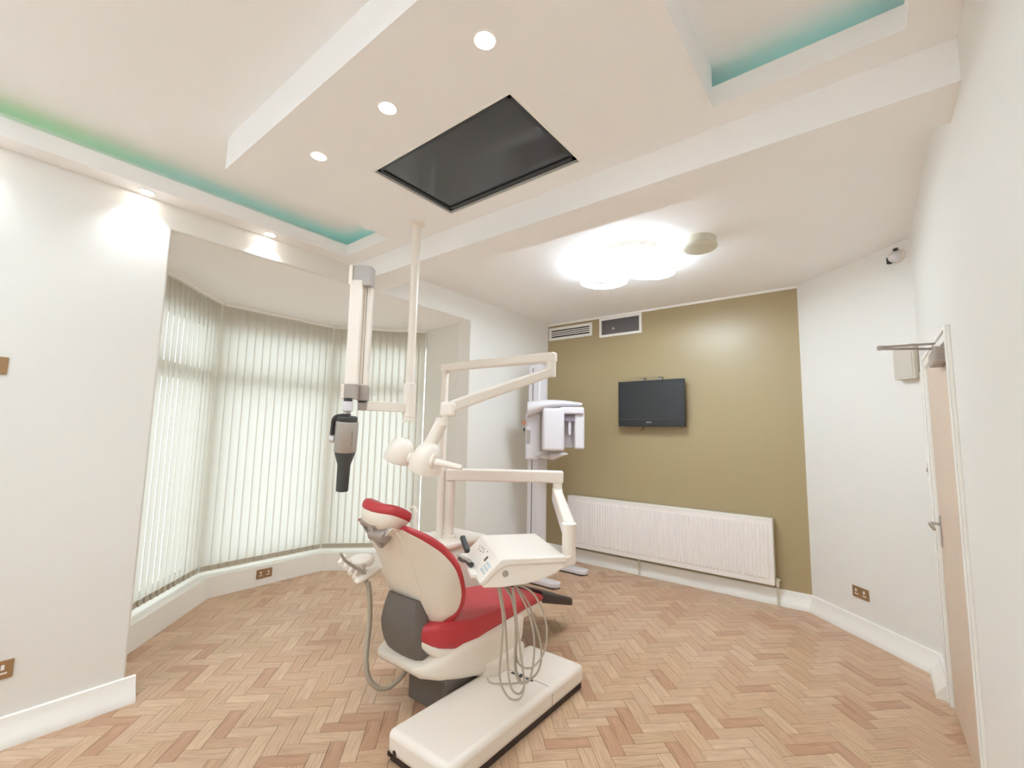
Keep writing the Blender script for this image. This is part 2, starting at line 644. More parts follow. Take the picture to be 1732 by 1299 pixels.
PX0, PX1, PY0 = -2.64, -0.443, 0.823
TX0, TX1, TY0, TY1 = -2.005, -1.079, 1.315, 1.882
b_ = MB()
b_.span((PX0, PY0, ZP), (PX1, TY0, ZT)).span((PX0, TY1, ZP), (PX1, LIPY + 0.002, ZT))
b_.span((PX0, TY0, ZP), (TX0, TY1, ZT)).span((TX1, TY0, ZP), (PX1, TY1, ZT))
b_.build('dropped_panel', M_CEIL, ceil)


# cove LED strips: green towards the front of the room, teal along the rest
def led_mat(name, strength, grad):
    M = bpy.data.materials.new(name)
    M.use_nodes = True
    nt = M.node_tree
    nt.nodes.remove(nt.nodes['Principled BSDF'])
    e = nt.nodes.new('ShaderNodeEmission')
    e.inputs[1].default_value = strength
    nt.links.new(e.outputs[0], nt.nodes['Material Output'].inputs[0])
    if grad:
        tc = nt.nodes.new('ShaderNodeNewGeometry')
        sp = nt.nodes.new('ShaderNodeSeparateXYZ')
        mr = nt.nodes.new('ShaderNodeMapRange')
        mr.inputs['From Min'].default_value = 0.35
        mr.inputs['From Max'].default_value = 0.75
        rp = nt.nodes.new('ShaderNodeValToRGB')
        rp.color_ramp.elements[0].color = (0.02, 0.75, 0.06, 1)
        rp.color_ramp.elements[1].color = (0.0, 0.62, 0.48, 1)
        nt.links.new(tc.outputs['Position'], sp.inputs[0])
        nt.links.new(sp.outputs['Y'], mr.inputs['Value'])
        nt.links.new(mr.outputs[0], rp.inputs['Fac'])
        nt.links.new(rp.outputs['Color'], e.inputs[0])
    else:
        e.inputs[0].default_value = (0.0, 0.62, 0.5, 1)
    return M


LED_S = 0.85
t = MB().span((XL + 0.03, YL0, ZP + 0.022), (XL + 0.042, LIPY + 0.1, ZP + 0.03)).build('led_strip', led_mat('led_green_teal', LED_S, True))
tag(t, 'green to teal cove light strip above the bay window wall', 'light strip', 'cove light strips')
t = MB().span((LIPX, LIPY + 0.07, ZP + 0.022), (PX0 - 0.005, LIPY + 0.082, ZP + 0.03)).build('led_strip', led_mat('led_teal', LED_S, False))
tag(t, 'short teal cove light strip beside the dropped ceiling panel', 'light strip', 'cove light strips')
t = MB().span((PX1 + 0.005, LIPY + 0.07, ZP + 0.022), (LIPXR, LIPY + 0.082, ZP + 0.03)).build('led_strip', led_mat('led_teal_pale', LED_S, False))
tag(t, 'teal cove light strip in the ceiling tray nearest the door', 'light strip', 'cove light strips')

# ------------------------------------------------------------------ windows behind the blinds
M_FRAME = mat('white_window_frame', (228, 228, 224), 0.4)
for i in range(3):
    a, b2 = WIN[i], WIN[i + 1]
    d = (b2 - a).normalized()
    ang = math.atan2(d.y, d.x)
    L = (b2 - a).length
    root = empty('window_%d' % (i + 1), (a.x, a.y, 0.19), kind='structure')
    R = Matrix.Rotation(ang, 3, 'Z')

    def wp(s, z, off=0.0):
        p = a + d * s
        return Vector((p.x, p.y, z))
    fr = MB()
    s0, s1 = 0.06, L - 0.06
    for s in (s0, s1):
        fr.box(wp(s, 1.375), (0.09, 0.07, 2.37), R)
    for z, hh in ((0.23, 0.08), (2.53, 0.08), (2.02, 0.13)):
        fr.box(wp((s0 + s1) / 2, z), (s1 - s0, 0.07, hh), R)
    fr.build('window_frame', M_FRAME, root)
    for z0, z1 in ((0.27, 1.955), (2.085, 2.49)):
        MB().box(wp((s0 + s1) / 2, (z0 + z1) / 2), (s1 - s0, 0.006, z1 - z0), R).build('window_pane', M_GLASS, root)

# ------------------------------------------------------------------ vertical blinds
labels = ['closed beige vertical blind on the bay window pane nearest the downlit wall',
          'wide closed beige vertical blind on the middle bay window pane',
          'closed beige vertical blind on the bay window pane behind the ceiling column']
slat_me = None
for i in range(3):
    a, b2 = BL[i], BL[i + 1]
    d = (b2 - a).normalized()
    ang = math.atan2(d.y, d.x)
    L = (b2 - a).length
    root = empty('vertical_blind', (a.x, a.y, 0.2), labels[i], 'window blind', 'vertical blinds of the bay window')
    R = Matrix.Rotation(ang, 3, 'Z')

    def bp2(s, z):
        p = a + d * s
        return Vector((p.x, p.y, z))
    MB().box(bp2(L / 2, ZB - 0.016), (L - 0.03, 0.042, 0.03), R).build('headrail', M_GLOSSW, root, bevel=0.004)
    n = round((L - 0.08) / 0.072)
    pitch = (L - 0.1) / (n - 1)
    if slat_me is None:
        z0, z1 = 0.212, ZB - 0.034
        rg = []
        for z in (z0, z1):
            rg.append([Vector(((j / 4 - 0.5) * 0.089, 0.006 * (1 - (j / 2 - 1) ** 2), z)) for j in range(5)])
        tmp = MB().ring_loft(rg, cap=False, closed=False).build('slat', M_SLAT, root, smooth=180)
        slat_me = tmp.data
        # mesh is relative to nothing: rebuild verts as local to slat origin
        for k, vv in enumerate([p for r_ in rg for p in r_]):
            slat_me.vertices[k].co = (vv.x, vv.y, vv.z - 0.2)
        hem = MB().box((0, 0.002, 0.037), (0.088, 0.006, 0.044)).build('slat_weight', mat('blind_hem', (188, 176, 158), 0.7), None)
        hem_me = hem.data
        for vv in hem_me.vertices:
            vv.co = vv.co + Vector((0, 0.002, 0.015))
        bpy.data.objects.remove(tmp)
        bpy.data.objects.remove(hem)
    for k in range(n):
        s = 0.05 + k * pitch
        o = bpy.data.objects.new('slat', slat_me)
        C.objects.link(o)
        o.parent = root
        p = bp2(s, 0)
        o.location = (p.x - a.x, p.y - a.y, 0)
        tw = 0.13 + random.uniform(-0.04, 0.04)
        o.rotation_euler = (0, 0, ang + tw)
        h = bpy.data.objects.new('slat_weight', hem_me)
        C.objects.link(h)
        h.parent = o
    # bead chain and wand at the end
    MB().tube([bp2(L - 0.03, z) - Vector((0, 0, 0)) + Vector((0.03, 0, 0)) for z in (ZB - 0.03, 2.0, 1.2)], 0.004, 6).build('control_cord', M_GLOSSW, root)

# ------------------------------------------------------------------ sockets and switches


def plate_socket(name, centre, nrm, label, cat, w=0.146, h=0.086, double=True, material=None):
    nrm = Vector(nrm).normalized()
    centre = Vector(centre)
    side = Vector((0, 0, 1)).cross(nrm).normalized()
    R = Matrix((side, nrm, Vector((0, 0, 1)))).transposed()
    root = empty(name, tuple(centre), label, cat)
    pl = MB().box(centre + nrm * 0.004, (w, 0.008, h), R).build('face_plate', material or M_BRASS, root, bevel=0.003)
    if double:
        for s in (-1, 1):
            MB().box(centre + nrm * 0.010 + side * (s * 0.036) + Vector((0, 0, 0.012)), (0.012, 0.006, 0.022), R).build('rocker', M_GLOSSW, pl, bevel=0.001)
            sl = MB()
            sl.box(centre + nrm * 0.0085 + side * (s * 0.036) + Vector((0, 0, -0.016)), (0.034, 0.002, 0.008), R)
            sl.build('pin_slot', M_PLAS, pl)
    return root


plate_socket('wall_socket', onplane((1456.5, 1003), (-norA.x, -norA.y, 0), (ANG0.x, ANG0.y, 0)), (-norA.x, -norA.y, 0), 'bronze double wall socket on the angled white wall beside the door', 'socket')
bayn = Vector((1, 0, 0))
s_p = onx((447.5, 961), IN[1].x)
plate_socket('wall_socket', (IN[1].x, s_p.y, 0.115), bayn, 'bronze double wall socket on the low white sill under the bay blinds', 'socket')
plate_socket('wall_socket', (XL, 0.272, 0.355), (1, 0, 0), 'bronze double wall socket low on the downlit white wall', 'socket')
sw = plate_socket('light_switch', (XL, 0.115, 1.823), (1, 0, 0), 'bronze wall switch plate high on the downlit white wall', 'light switch', double=False)
MB().box((XL + 0.010, 0.09, 1.823), (0.008, 0.012, 0.022)).build('rocker', M_BRASS, sw, bevel=0.001)
MB().box((XL + 0.010, 0.14, 1.823), (0.008, 0.012, 0.022)).build('rocker', M_BRASS, sw, bevel=0.001)

# ------------------------------------------------------------------ downlights


def downlight(x, y, label, group, watt, power=True):
    root = empty('downlight', (x, y, ZP), label, 'downlight', group)
    MB().lathe((x, y, ZP + 0.001), (0, 0, -1), [(0, 0.043), (0.004, 0.043), (0.006, 0.038), (0.004, 0.034), (0.0, 0.034)], 28).build('bezel', M_GLOSSW, root, smooth=40)
    MB().lathe((x, y, ZP - 0.001), (0, 0, -1), [(0, 0.021), (0.004, 0.020), (0.006, 0.014)], 20).build('bulb', M_BULB, root, smooth=40)
    ld = bpy.data.lights.new('downlight_beam', 'SPOT')
    ld.energy = watt
    ld.color = (0.84, 0.92, 1.0)
    ld.spot_size = math.radians(110)
    ld.spot_blend = 0.8
    ld.shadow_soft_size = 0.03
    lo = bpy.data.objects.new('downlight_beam', ld)
    C.objects.link(lo)
    lo.parent = root
    lo.location = (0, 0, -0.012)
    return root


for x, w_ in ((-0.991, 'at the door end of the row of three'), (-1.549, 'in the middle of the row of three'), (-2.116, 'at the bay end of the row of three')):
    downlight(x, 1.063, 'lit recessed downlight %s beside the ceiling screen' % w_, 'row of downlights beside the ceiling screen', SPOT_W)
for y, w_ in ((0.633, 'washing the plain white wall before the bay opening'), (1.337, 'shining above the bay window opening')):
    downlight(-3.285, y, 'lit recessed downlight ' + w_, 'wall washing downlights by the bay', SPOT_W)
for y, w_ in ((-0.07, 'third'), (-0.77, 'fourth'), (-1.47, 'fifth')):  # row carried on out of view, added to even the room brightness
    downlight(-3.285, y, '%s added unseen wall washing downlight counted from the bay window' % w_, 'wall washing downlights out of sight', 5.0)
for y, w_ in ((0.3, 'first'), (-0.5, 'second'), (-1.3, 'third')):  # unseen door wall row, added for more even brightness
    downlight(0.245, y, '%s added unseen recessed downlight along the door wall counted from the beam' % w_, 'unseen fill downlights along the door wall', 4.0)
for x, w_ in ((-0.9, 'first'), (-1.9, 'second'), (-2.9, 'third')):  # fill downlights added behind the camera, never in view
    downlight(x, -2.2, '%s added unseen recessed downlight of the front ceiling border counted from the door wall' % w_, 'unseen fill downlights at the front of the room', 5.0)

# ------------------------------------------------------------------ ring ceiling lamp
RINGS = [((1022, 473), 0.20, 2.90), ((1067, 431), 0.225, 2.94), ((1110, 459), 0.145, 2.91), ((1052, 456), 0.13, 2.86), ((1013, 452), 0.12, 2.95), ((1085, 462), 0.10, 2.95)]
RC0 = onz((1060, 455), ZC)
RINGS = [(onz(p, z) - RC0, R_) for p, R_, z in RINGS]       # ring centres relative to the ceiling plate


def band_loft(c, sec, n=44):
    rg = []
    for i in range(n + 1):
        a = 2 * math.pi * i / n
        e = Vector((math.cos(a), math.sin(a), 0))
        rg.append([c + e * q + Vector((0, 0, z)) for q, z in sec])
    return MB().ring_loft(rg, cap=False)


def ring_lamp(x, y, zc, label, group=None, glow=None):
    o0 = Vector((x, y, zc))
    root = empty('ring_ceiling_lamp', (x, y, zc), label, 'ceiling lamp', group)
    MB().lathe(o0, (0, 0, -1), [(0, 0.13), (0.03, 0.13), (0.035, 0.12)], 32).build('ceiling_plate', M_PLAS, root, smooth=40)
    for off, R_ in RINGS:
        c = o0 + off
        band = band_loft(c, [(R_ + 0.006, 0.025), (R_ + 0.006, -0.012), (R_, -0.012), (R_, 0.025)]).build('ring_band', M_PLAS, root, smooth=40)
        band_loft(c, [(R_ - 0.001, 0.02), (R_ + 0.004, -0.02), (R_ - 0.016, -0.02), (R_ - 0.018, 0.02)]).build('ring_diffuser', glow or M_RING, band, smooth=40)
        tip = c + (Vector((x, y, 0)) - Vector((c.x, c.y, 0))).normalized() * R_
        MB().tube([o0 - Vector((0, 0, 0.03)), (tip.x, tip.y, c.z + 0.005)], 0.006, 8).build('arm', M_GOLD, root)


ring_lamp(RC0.x, RC0.y, ZC, 'lit ceiling lamp of several white glowing rings above the wall television', 'ring ceiling lamps')
ring_lamp(-0.95, -0.75, ZT, 'added unseen fill ring lamp in the front ceiling tray towards the door wall', 'ring ceiling lamps', M_FILL_RING)  # this ring lamp and the next are added fill behind the camera
ring_lamp(-2.35, -0.75, ZT, 'added unseen fill ring lamp in the front ceiling tray towards the bay wall', 'ring ceiling lamps', M_FILL_RING)

c = onz((1182, 405), ZC)
root = empty('round_ceiling_fitting', (c.x, c.y, ZC), 'round unlit off-white ceiling fitting beside the ring lamp', 'ceiling fitting')
MB().lathe((c.x, c.y, ZC), (0, 0, -1), [(0, 0.118), (0.05, 0.122), (0.055, 0.128)], 40).build('housing', M_SENS, root, smooth=40)
MB().lathe((c.x, c.y, ZC - 0.055), (0, 0, -1), [(0, 0.128), (0.008, 0.13), (0.02, 0.118), (0.026, 0.09), (0.03, 0.02)], 40).build('lens_cover', M_SENS, root, smooth=60)

# ------------------------------------------------------------------ ceiling screen
root = empty('ceiling_screen', ((TX0 + TX1) / 2, (TY0 + TY1) / 2, ZP), 'dark television screen set flush into the dropped ceiling panel', 'television')
g = 0.006
MB().span((TX0 + g, TY0 + g, ZP + 0.02), (TX1 - g, TY1 - g, ZP + 0.06)).build('housing', M_BLACK, root)
b_ = MB()
bz = 0.022
b_.span((TX0 + g, TY0 + g, ZP + 0.008), (TX1 - g, TY0 + g + bz, ZP + 0.02)).span((TX0 + g, TY1 - g - bz * 1.5, ZP + 0.008), (TX1 - g, TY1 - g, ZP + 0.02))
b_.span((TX0 + g, TY0 + g, ZP + 0.008), (TX0 + g + bz, TY1 - g, ZP + 0.02)).span((TX1 - g - bz, TY0 + g, ZP + 0.008), (TX1 - g, TY1 - g, ZP + 0.02))
b_.build('bezel', M_BLACK, root)
MB().span((TX0 + g + bz, TY0 + g + bz, ZP + 0.016), (TX1 - g - bz, TY1 - g - bz * 1.5, ZP + 0.02)).build('screen', M_CTV, root)
b_ = MB()
b_.span((TX0 - 0.012, TY0 - 0.012, ZP - 0.003), (TX1 + 0.012, TY0, ZP + 0.004)).span((TX0 - 0.012, TY1, ZP - 0.003), (TX1 + 0.012, TY1 + 0.012, ZP + 0.004))
b_.span((TX0 - 0.012, TY0, ZP - 0.003), (TX0, TY1, ZP + 0.004)).span((TX1, TY0, ZP - 0.003), (TX1 + 0.012, TY1, ZP + 0.004))
b_.build('surround', M_GLOSSW, root)

# ------------------------------------------------------------------ wall television
tv0, tv1, tz0, tz1, ty = -2.279, -1.521, 1.643, 2.160, 4.90
root = empty('wall_television', ((tv0 + tv1) / 2, YB, (tz0 + tz1) / 2), 'black flat television hanging on the olive wall above the radiator', 'television')
MB().span((tv0, ty, tz0), (tv1, ty + 0.045, tz1)).build('housing', M_BLACK, root, bevel=0.006)
MB().span((tv0 + 0.1, ty + 0.04, tz0 + 0.08), (tv1 - 0.1, ty + 0.08, tz1 - 0.08)).build('rear_case', M_DARK, root, bevel=0.01)
MB().span((tv0 + 0.03, ty - 0.003, tz0 + 0.085), (tv1 - 0.03, ty + 0.004, tz1 - 0.03)).build('screen', M_SCREEN, root)
MB().span((tv0 + 0.01, ty - 0.004, tz0 + 0.076), (tv1 - 0.01, ty + 0.002, tz0 + 0.081)).build('trim_line', mat('dark_trim', (82, 84, 84), 0.3), root)
lg = MB()
for k in range(5):
    lg.span((-1.945 + k * 0.0125, ty - 0.004, tz0 + 0.040), (-1.945 + k * 0.0125 + 0.0095, ty, tz0 + 0.050))
lg.build('logo', mat('logo_silver', (200, 202, 204), 0.3), root)
for x in (-2.0, -1.80):
    MB().span((x - 0.017, ty + 0.05, tz1 - 0.1), (x + 0.017, ty + 0.062, tz1 + 0.04)).span((x - 0.017, ty + 0.05, tz1 + 0.03), (x + 0.017, YB, tz1 + 0.04)).build('hanging_bracket', M_GREYP, root)
MB().span((-2.15, ty + 0.07, 1.8), (-1.65, YB, 2.1)).build('wall_plate', M_DARK, root)
MB().tube([(-2.0, ty + 0.06, tz0 + 0.02), (-2.005, ty + 0.07, tz0 - 0.02), (-2.04, ty + 0.09, tz0 - 0.045)], 0.005, 6).build('cable_tail', M_BLACK, root)

# ------------------------------------------------------------------ wall grilles
a, b2, c2, d2 = ony((929.5, 556), YB), ony((1002, 546), YB), ony((1002, 568), YB), ony((929.7, 577), YB)
x0, x1 = a.x + 0.0, b2.x
z1, z0 = (a.z + b2.z) / 2, (c2.z + d2.z) / 2
x0 = max(x0, XL + 0.012)
root = empty('air_grille', ((x0 + x1) / 2, YB, z0), 'white louvred air grille with dark slots in the olive wall corner', 'vent')
b_ = MB()
f_ = 0.036
b_.span((x0, YB - 0.014, z0), (x1, YB, z0 + f_)).span((x0, YB - 0.014, z1 - f_), (x1, YB, z1)).span((x0, YB - 0.014, z0 + f_), (x0 + f_, YB, z1 - f_)).span((x1 - f_, YB - 0.014, z0 + f_), (x1, YB, z1 - f_))
b_.build('frame', M_GLOSSW, root, bevel=0.002)
MB().span((x0 + f_, YB - 0.002, z0 + f_), (x1 - f_, YB, z1 - f_)).build('duct_back', M_VENTD, root)
hh = (z1 - z0 - 2 * f_)
for k in range(3):
    zc = z0 + f_ + hh * (k + 1) / 4
    MB().box(((x0 + x1) / 2, YB - 0.009, zc), (x1 - x0 - 2 * f_, 0.010, hh * 0.12), None).build('louvre', M_GLOSSW, root)
a, b2, c2, d2 = ony((1014.5, 540.6), YB), ony((1085.8, 528), YB), ony((1086.5, 562), YB), ony((1015, 572.6), YB)
x0, x1 = a.x, b2.x
z1, z0 = (a.z + b2.z) / 2, (c2.z + d2.z) / 2
root = empty('return_grille', ((x0 + x1) / 2, YB, z0), 'white framed grey finned grille above the wall television', 'vent')
b_ = MB()
f_ = 0.03
b_.span((x0, YB - 0.018, z0), (x1, YB, z0 + f_)).span((x0, YB - 0.018, z1 - f_), (x1, YB, z1)).span((x0, YB - 0.018, z0 + f_), (x0 + f_, YB, z1 - f_)).span((x1 - f_, YB - 0.018, z0 + f_), (x1, YB, z1 - f_))
b_.build('frame', M_GLOSSW, root, bevel=0.002)
MB().span((x0 + f_, YB - 0.002, z0 + f_), (x1 - f_, YB, z1 - f_)).build('duct_back', mat('duct_grey', (96, 92, 94), 0.7), root)
for k in range(26):
    x = x0 + f_ + (x1 - x0 - 2 * f_) * (k + 0.5) / 26
    MB().box((x, YB - 0.008, (z0 + z1) / 2), (0.006, 0.010, z1 - z0 - 2 * f_), rotm(0, 0, 0.3)).build('fin', M_VENTF, root)
kp = ony((1038.5, 556), YB)
MB().lathe((kp.x, YB - 0.012, kp.z), (0, -1, 0), [(0, 0.016), (0.01, 0.016), (0.014, 0.01)], 16).build('catch', M_CHROME, root, smooth=40)

# ------------------------------------------------------------------ radiator
rx0, rx1, rz0, rz1, ryf = -2.965, -0.752, 0.186, 0.788, 4.915
root = empty('radiator', ((rx0 + rx1) / 2, YB, rz0), 'long white ribbed panel radiator under the wall television', 'radiator')
prof = []
nr = 64
for k in range(nr):
    xa = rx0 + 0.03 + (rx1 - rx0 - 0.06) * k / nr
    w_ = (rx1 - rx0 - 0.06) / nr
    prof += [(xa, 0), (xa + w_ * 0.15, 0.007), (xa + w_ * 0.65, 0.007), (xa + w_ * 0.8, 0)]
prof.append((rx1 - 0.03, 0))
pan = MB()
vs_, fs_ = [], []
zs = [rz0 + 0.045, rz0 + 0.06, rz1 - 0.06, rz1 - 0.045]
for z, k in zip(zs, (0, 1, 1, 0)):
    vs_ += [(x, ryf - q * k, z) for x, q in prof]
n = len(prof)
for r in range(3):
    for j in range(n - 1):
        fs_.append((r * n + j, r * n + j + 1, (r + 1) * n + j + 1, (r + 1) * n + j))
pan.add(vs_, fs_)
pan.span((rx0, ryf + 0.003, rz0), (rx1, ryf + 0.02, rz1 - 0.01))
pan.span((rx0, ryf - 0.001, rz0), (rx1, ryf + 0.01, rz0 + 0.045)).span((rx0, ryf - 0.001, rz1 - 0.045), (rx1, ryf + 0.01, rz1 - 0.01))
pan.build('front_panel', mat('radiator_white', (250, 246, 242), 0.5), root)
MB().span((rx0, ryf + 0.06, rz0), (rx1, ryf + 0.075, rz1 - 0.01)).build('rear_panel', M_GLOSSW, root)
MB().span((rx0 - 0.004, ryf - 0.004, rz1 - 0.018), (rx1 + 0.004, ryf + 0.08, rz1)).build('top_grille', M_GLOSSW, root, bevel=0.005)
for x in (rx0, rx1):
    MB().span((x - 0.004, ryf - 0.003, rz0 + 0.005), (x + 0.004, ryf + 0.08, rz1 - 0.004)).build('side_panel', M_GLOSSW, root, bevel=0.003)
for x in (rx0 + 0.3, -1.85, rx1 - 0.3):
    MB().span((x - 0.015, ryf + 0.075, rz0 + 0.05), (x + 0.015, YB - 0.002, rz1 - 0.1)).build('bracket', M_GREYP, root)
vl = MB().lathe((rx1 + 0.02, ryf + 0.045, rz0 + 0.06), (0, 0, -1), [(0, 0.012), (0.03, 0.012), (0.03, 0.018), (0.07, 0.018), (0.075, 0.01)], 14)
vl.cyl((rx1 - 0.005, ryf + 0.045, rz0 + 0.045), (rx1 + 0.045, ryf + 0.045, rz0 + 0.045), 0.01, n=12)
vl.build('valve', M_SENS, root, smooth=40)
MB().cyl((rx1 + 0.02, ryf + 0.045, 0.0), (rx1 + 0.02, ryf + 0.045, rz0), 0.0075, n=10).build('pipe', M_SENS, root, smooth=60)
MB().cyl((-2.07, ryf + 0.045, 0.0), (-2.07, ryf + 0.045, rz0 + 0.02), 0.011, n=10).span((-2.09, ryf + 0.03, rz0 - 0.012), (-2.03, ryf + 0.06, rz0 + 0.004)).build('support_leg', M_SENS, root)

# ------------------------------------------------------------------ door, closer, handle
root = empty('door_1', (XR, (DY0 + DY1) / 2, 0), kind='structure')
MB().span((XR + 0.003, DY0, 0.005), (XR + 0.05, DY1, DZ)).build('door_leaf', M_DOOR, root, bevel=0.002)
b_ = MB()
aw, at_ = 0.06, 0.014
b_.span((XR - at_, DY0 - aw - 0.01, 0), (XR + 0.001, DY0 - 0.01, DZ + aw + 0.01)).span((XR - at_, DY1 + 0.01, 0), (XR + 0.001, DY1 + aw + 0.01, DZ + aw + 0.01))
b_.span((XR - at_, DY0 - 0.01, DZ + 0.01), (XR + 0.001, DY1 + 0.01, DZ + aw + 0.01))
b_.span((XR - at_ - 0.008, DY0 - aw - 0.01, 0), (XR - at_, DY0 - aw + 0.01, DZ + aw + 0.01)).span((XR - at_ - 0.008, DY1 + aw - 0.01, 0), (XR - at_, DY1 + aw + 0.01, DZ + aw + 0.01))
b_.span((XR - at_ - 0.008, DY0 - aw, DZ + aw - 0.01), (XR - at_, DY1 + aw, DZ + aw + 0.01))
b_.build('door_frame', M_GLOSSW, root, bevel=0.004)
hp = MB().span((XR - 0.005, DY1 - 0.075, 0.92), (XR + 0.004, DY1 - 0.035, 1.10)).build('handle_plate', M_CHROME, root, bevel=0.003)
hb = MB().cyl((XR + 0.01, DY1 - 0.055, 1.05), (XR - 0.045, DY1 - 0.055, 1.05), 0.009, n=12)
hb.tube(catmull([(XR - 0.045, DY1 - 0.05, 1.05), (XR - 0.05, DY1 - 0.09, 1.052), (XR - 0.045, DY1 - 0.13, 1.045), (XR - 0.035, DY1 - 0.16, 1.03)], 10), 0.009, 10)
hb.build('lever', M_CHROME, hp, smooth=60)
cl = MB().span((XR - 0.045, DY0 + 0.08, DZ - 0.075), (XR + 0.004, DY0 + 0.34, DZ - 0.005)).build('closer_body', M_GREYP, root, bevel=0.008)
e0 = Vector((XR - 0.02, DY0 + 0.26, DZ + 0.01))
e1 = onz((1489, 590), DZ + 0.012)
b_ = MB().cyl(e0 - Vector((0, 0, 0.02)), e0 + Vector((0, 0, 0.012)), 0.014, n=14)
b_.bar(e0, e1, 0.022, 0.008).bar(e1 + Vector((0, 0, 0.009)), (XR - 0.03, DY0 + 0.21, DZ + 0.03), 0.02, 0.008).cyl(e1 - Vector((0, 0, 0.006)), e1 + Vector((0, 0, 0.014)), 0.014, n=14)
b_.build('closer_arm', M_LINK, cl)

# box, sensor and switch by the door
nA = Vector((-norA.x, -norA.y, 0))
pA = Vector((ANG0.x, ANG0.y, 0))
bc = onplane((1540, 613), nA, pA)
sideA = Vector((dirA.x, dirA.y, 0))
RA = Matrix((sideA, nA, Vector((0, 0, 1)))).transposed()
root = empty('control_box', tuple(bc), 'pale plastic control box on the angled wall behind the door closer', 'control box')
bd = MB().box(bc + nA * 0.03, (0.15, 0.06, 0.25), RA).build('case', mat('pale_grey_plastic', (214, 206, 194), 0.5), root, bevel=0.006)
MB().box(bc + nA * 0.062, (0.13, 0.004, 0.22), RA).build('lid', mat('pale_grey_lid', (206, 198, 186), 0.5), root, bevel=0.002)
MB().box(bc + nA * 0.02 + sideA * -0.08 + Vector((0, 0, 0.03)), (0.012, 0.02, 0.03), RA).build('catch', M_GREYP, root)
MB().box(bc + nA * 0.02 + sideA * 0.085 + Vector((0, 0, -0.13)), (0.012, 0.02, 0.09), RA).build('conduit', M_PLAS, root)

sc = onplane((1520, 433), nA, pA)
root = empty('alarm_sensor', tuple(sc), 'small white and black round sensor high in the angled wall corner', 'sensor')
MB().lathe(sc, nA, [(0, 0.05), (0.012, 0.05), (0.018, 0.04)], 20).build('base', M_PLAS, root, smooth=40)
ball = MB().lathe(sc + nA * 0.01, (nA + Vector((0, 0, -0.35))), [(0, 0.034), (0.02, 0.042), (0.045, 0.038), (0.06, 0.026), (0.066, 0.008)], 20).build('lens_ball', M_COOLW, root, smooth=60)
MB().box(sc + nA * 0.03 - sideA * 0.048 + Vector((0, 0, -0.02)), (0.022, 0.03, 0.05), RA).build('bracket', M_DARK, root, bevel=0.004)
MB().box(sc + nA * 0.045 + sideA * 0.02 + Vector((0, 0, 0.04)), (0.03, 0.02, 0.018), RA).build('cap', M_DARK, root, bevel=0.004)

swp = onx((1565, 790), XR)
root = empty('key_switch', (XR, 4.10, 1.35), 'small white switch plate on the wall beside the door handle', 'switch')
MB().span((XR - 0.01, 4.06, 1.31), (XR, 4.14, 1.395)).build('face_plate', M_GLOSSW, root, bevel=0.003)
MB().span((XR - 0.018, 4.09, 1.335), (XR - 0.008, 4.11, 1.36)).build('rocker', M_GREYP, root, bevel=0.001)

# ------------------------------------------------------------------ dental chair
XC = -2.10
chair = empty('dental_chair', (XC, 2.1, 0), 'red and cream reclining dental chair on a long white base', 'dental chair')
# long base housing
bx0, bx1, by0, by1 = -1.862, -1.447, 1.455, 2.60
base = MB().span((bx0, by0, 0.028), (bx1, by1, 0.14)).build('base_housing', M_PLAS, chair, bevel=0.03, seg=4, smooth=40)
MB().span((bx0 + 0.015, by0 + 0.015, 0.0), (bx1 - 0.012, by1 - 0.012, 0.03)).build('base_plinth', M_FOOT, chair)
MB().span((bx0 + 0.03, 2.245, 0.138), (bx1 - 0.028, 2.248, 0.1407)).span((bx1 - 0.0005, 2.245, 0.03), (bx1 + 0.0006, 2.248, 0.112)).build('seam', M_GLINE, base)
b_ = MB()
b_.lathe((-1.80, by0 + 0.001, 0.055), (0, -1, 0), [(0, 0.013), (0.002, 0.013)], 14).span((-1.85, by0 - 0.002, 0.028), (-1.83, by0 + 0.02, 0.045))
b_.build('cable_port', M_FOOT, base)
MB().span((-1.72, 2.22, 0.1395), (-1.68, 2.235, 0.143)).span((-1.66, 2.20, 0.1395), (-1.645, 2.24, 0.15)).span((-1.62, 2.225, 0.1395), (-1.57, 2.238, 0.143)).build('cable_clip', M_DARK, base)
# dark pedestal
b_ = MB().prism([(-2.19, 1.85), (-1.87, 1.85), (-1.87, 2.5), (-2.19, 2.5)], 0, 0.24)
b_.build('pedestal', M_BOOT, chair, bevel=0.008)
MB().prism([(-2.10, 1.90), (-1.865, 1.83), (-1.865, 2.3), (-2.1, 2.3)], 0.17, 0.27).build('pedestal_collar', mat('mid_grey_plastic', (112, 106, 100), 0.5), chair, bevel=0.01)
# white lift casing below the seat
rg = []
for y, xa, xb, z0, z1 in ((1.685, -2.27, -1.96, 0.262, 0.285), (1.71, -2.31, -1.91, 0.236, 0.296), (1.80, -2.34, -1.85, 0.205, 0.335), (1.93, -2.345, -1.82, 0.175, 0.38), (2.08, -2.345, -1.80, 0.145, 0.375), (2.38, -2.33, -1.80, 0.135, 0.37), (2.52, -2.29, -1.86, 0.18, 0.36), (2.66, -2.24, -1.95, 0.30, 0.355)):
    r_ = min(0.05, (z1 - z0) * 0.45)
    ring = []
    for (qx, qz, sx, sz) in ((xb, z1, -1, -1), (xb, z0, -1, 1), (xa, z0, 1, 1), (xa, z1, 1, -1)):
        cx, cz = qx + sx * r_, qz + sz * r_
        for k in range(5):
            t = k / 4 * math.pi / 2
            if (sx, sz) == (-1, -1):
                a = math.pi / 2 - t
            elif (sx, sz) == (-1, 1):
                a = -t
            elif (sx, sz) == (1, 1):
                a = -math.pi / 2 - t
            else:
                a = math.pi - t
            ring.append(Vector((cx + math.cos(a) * r_, y, cz + math.sin(a) * r_)))
    rg.append(ring)
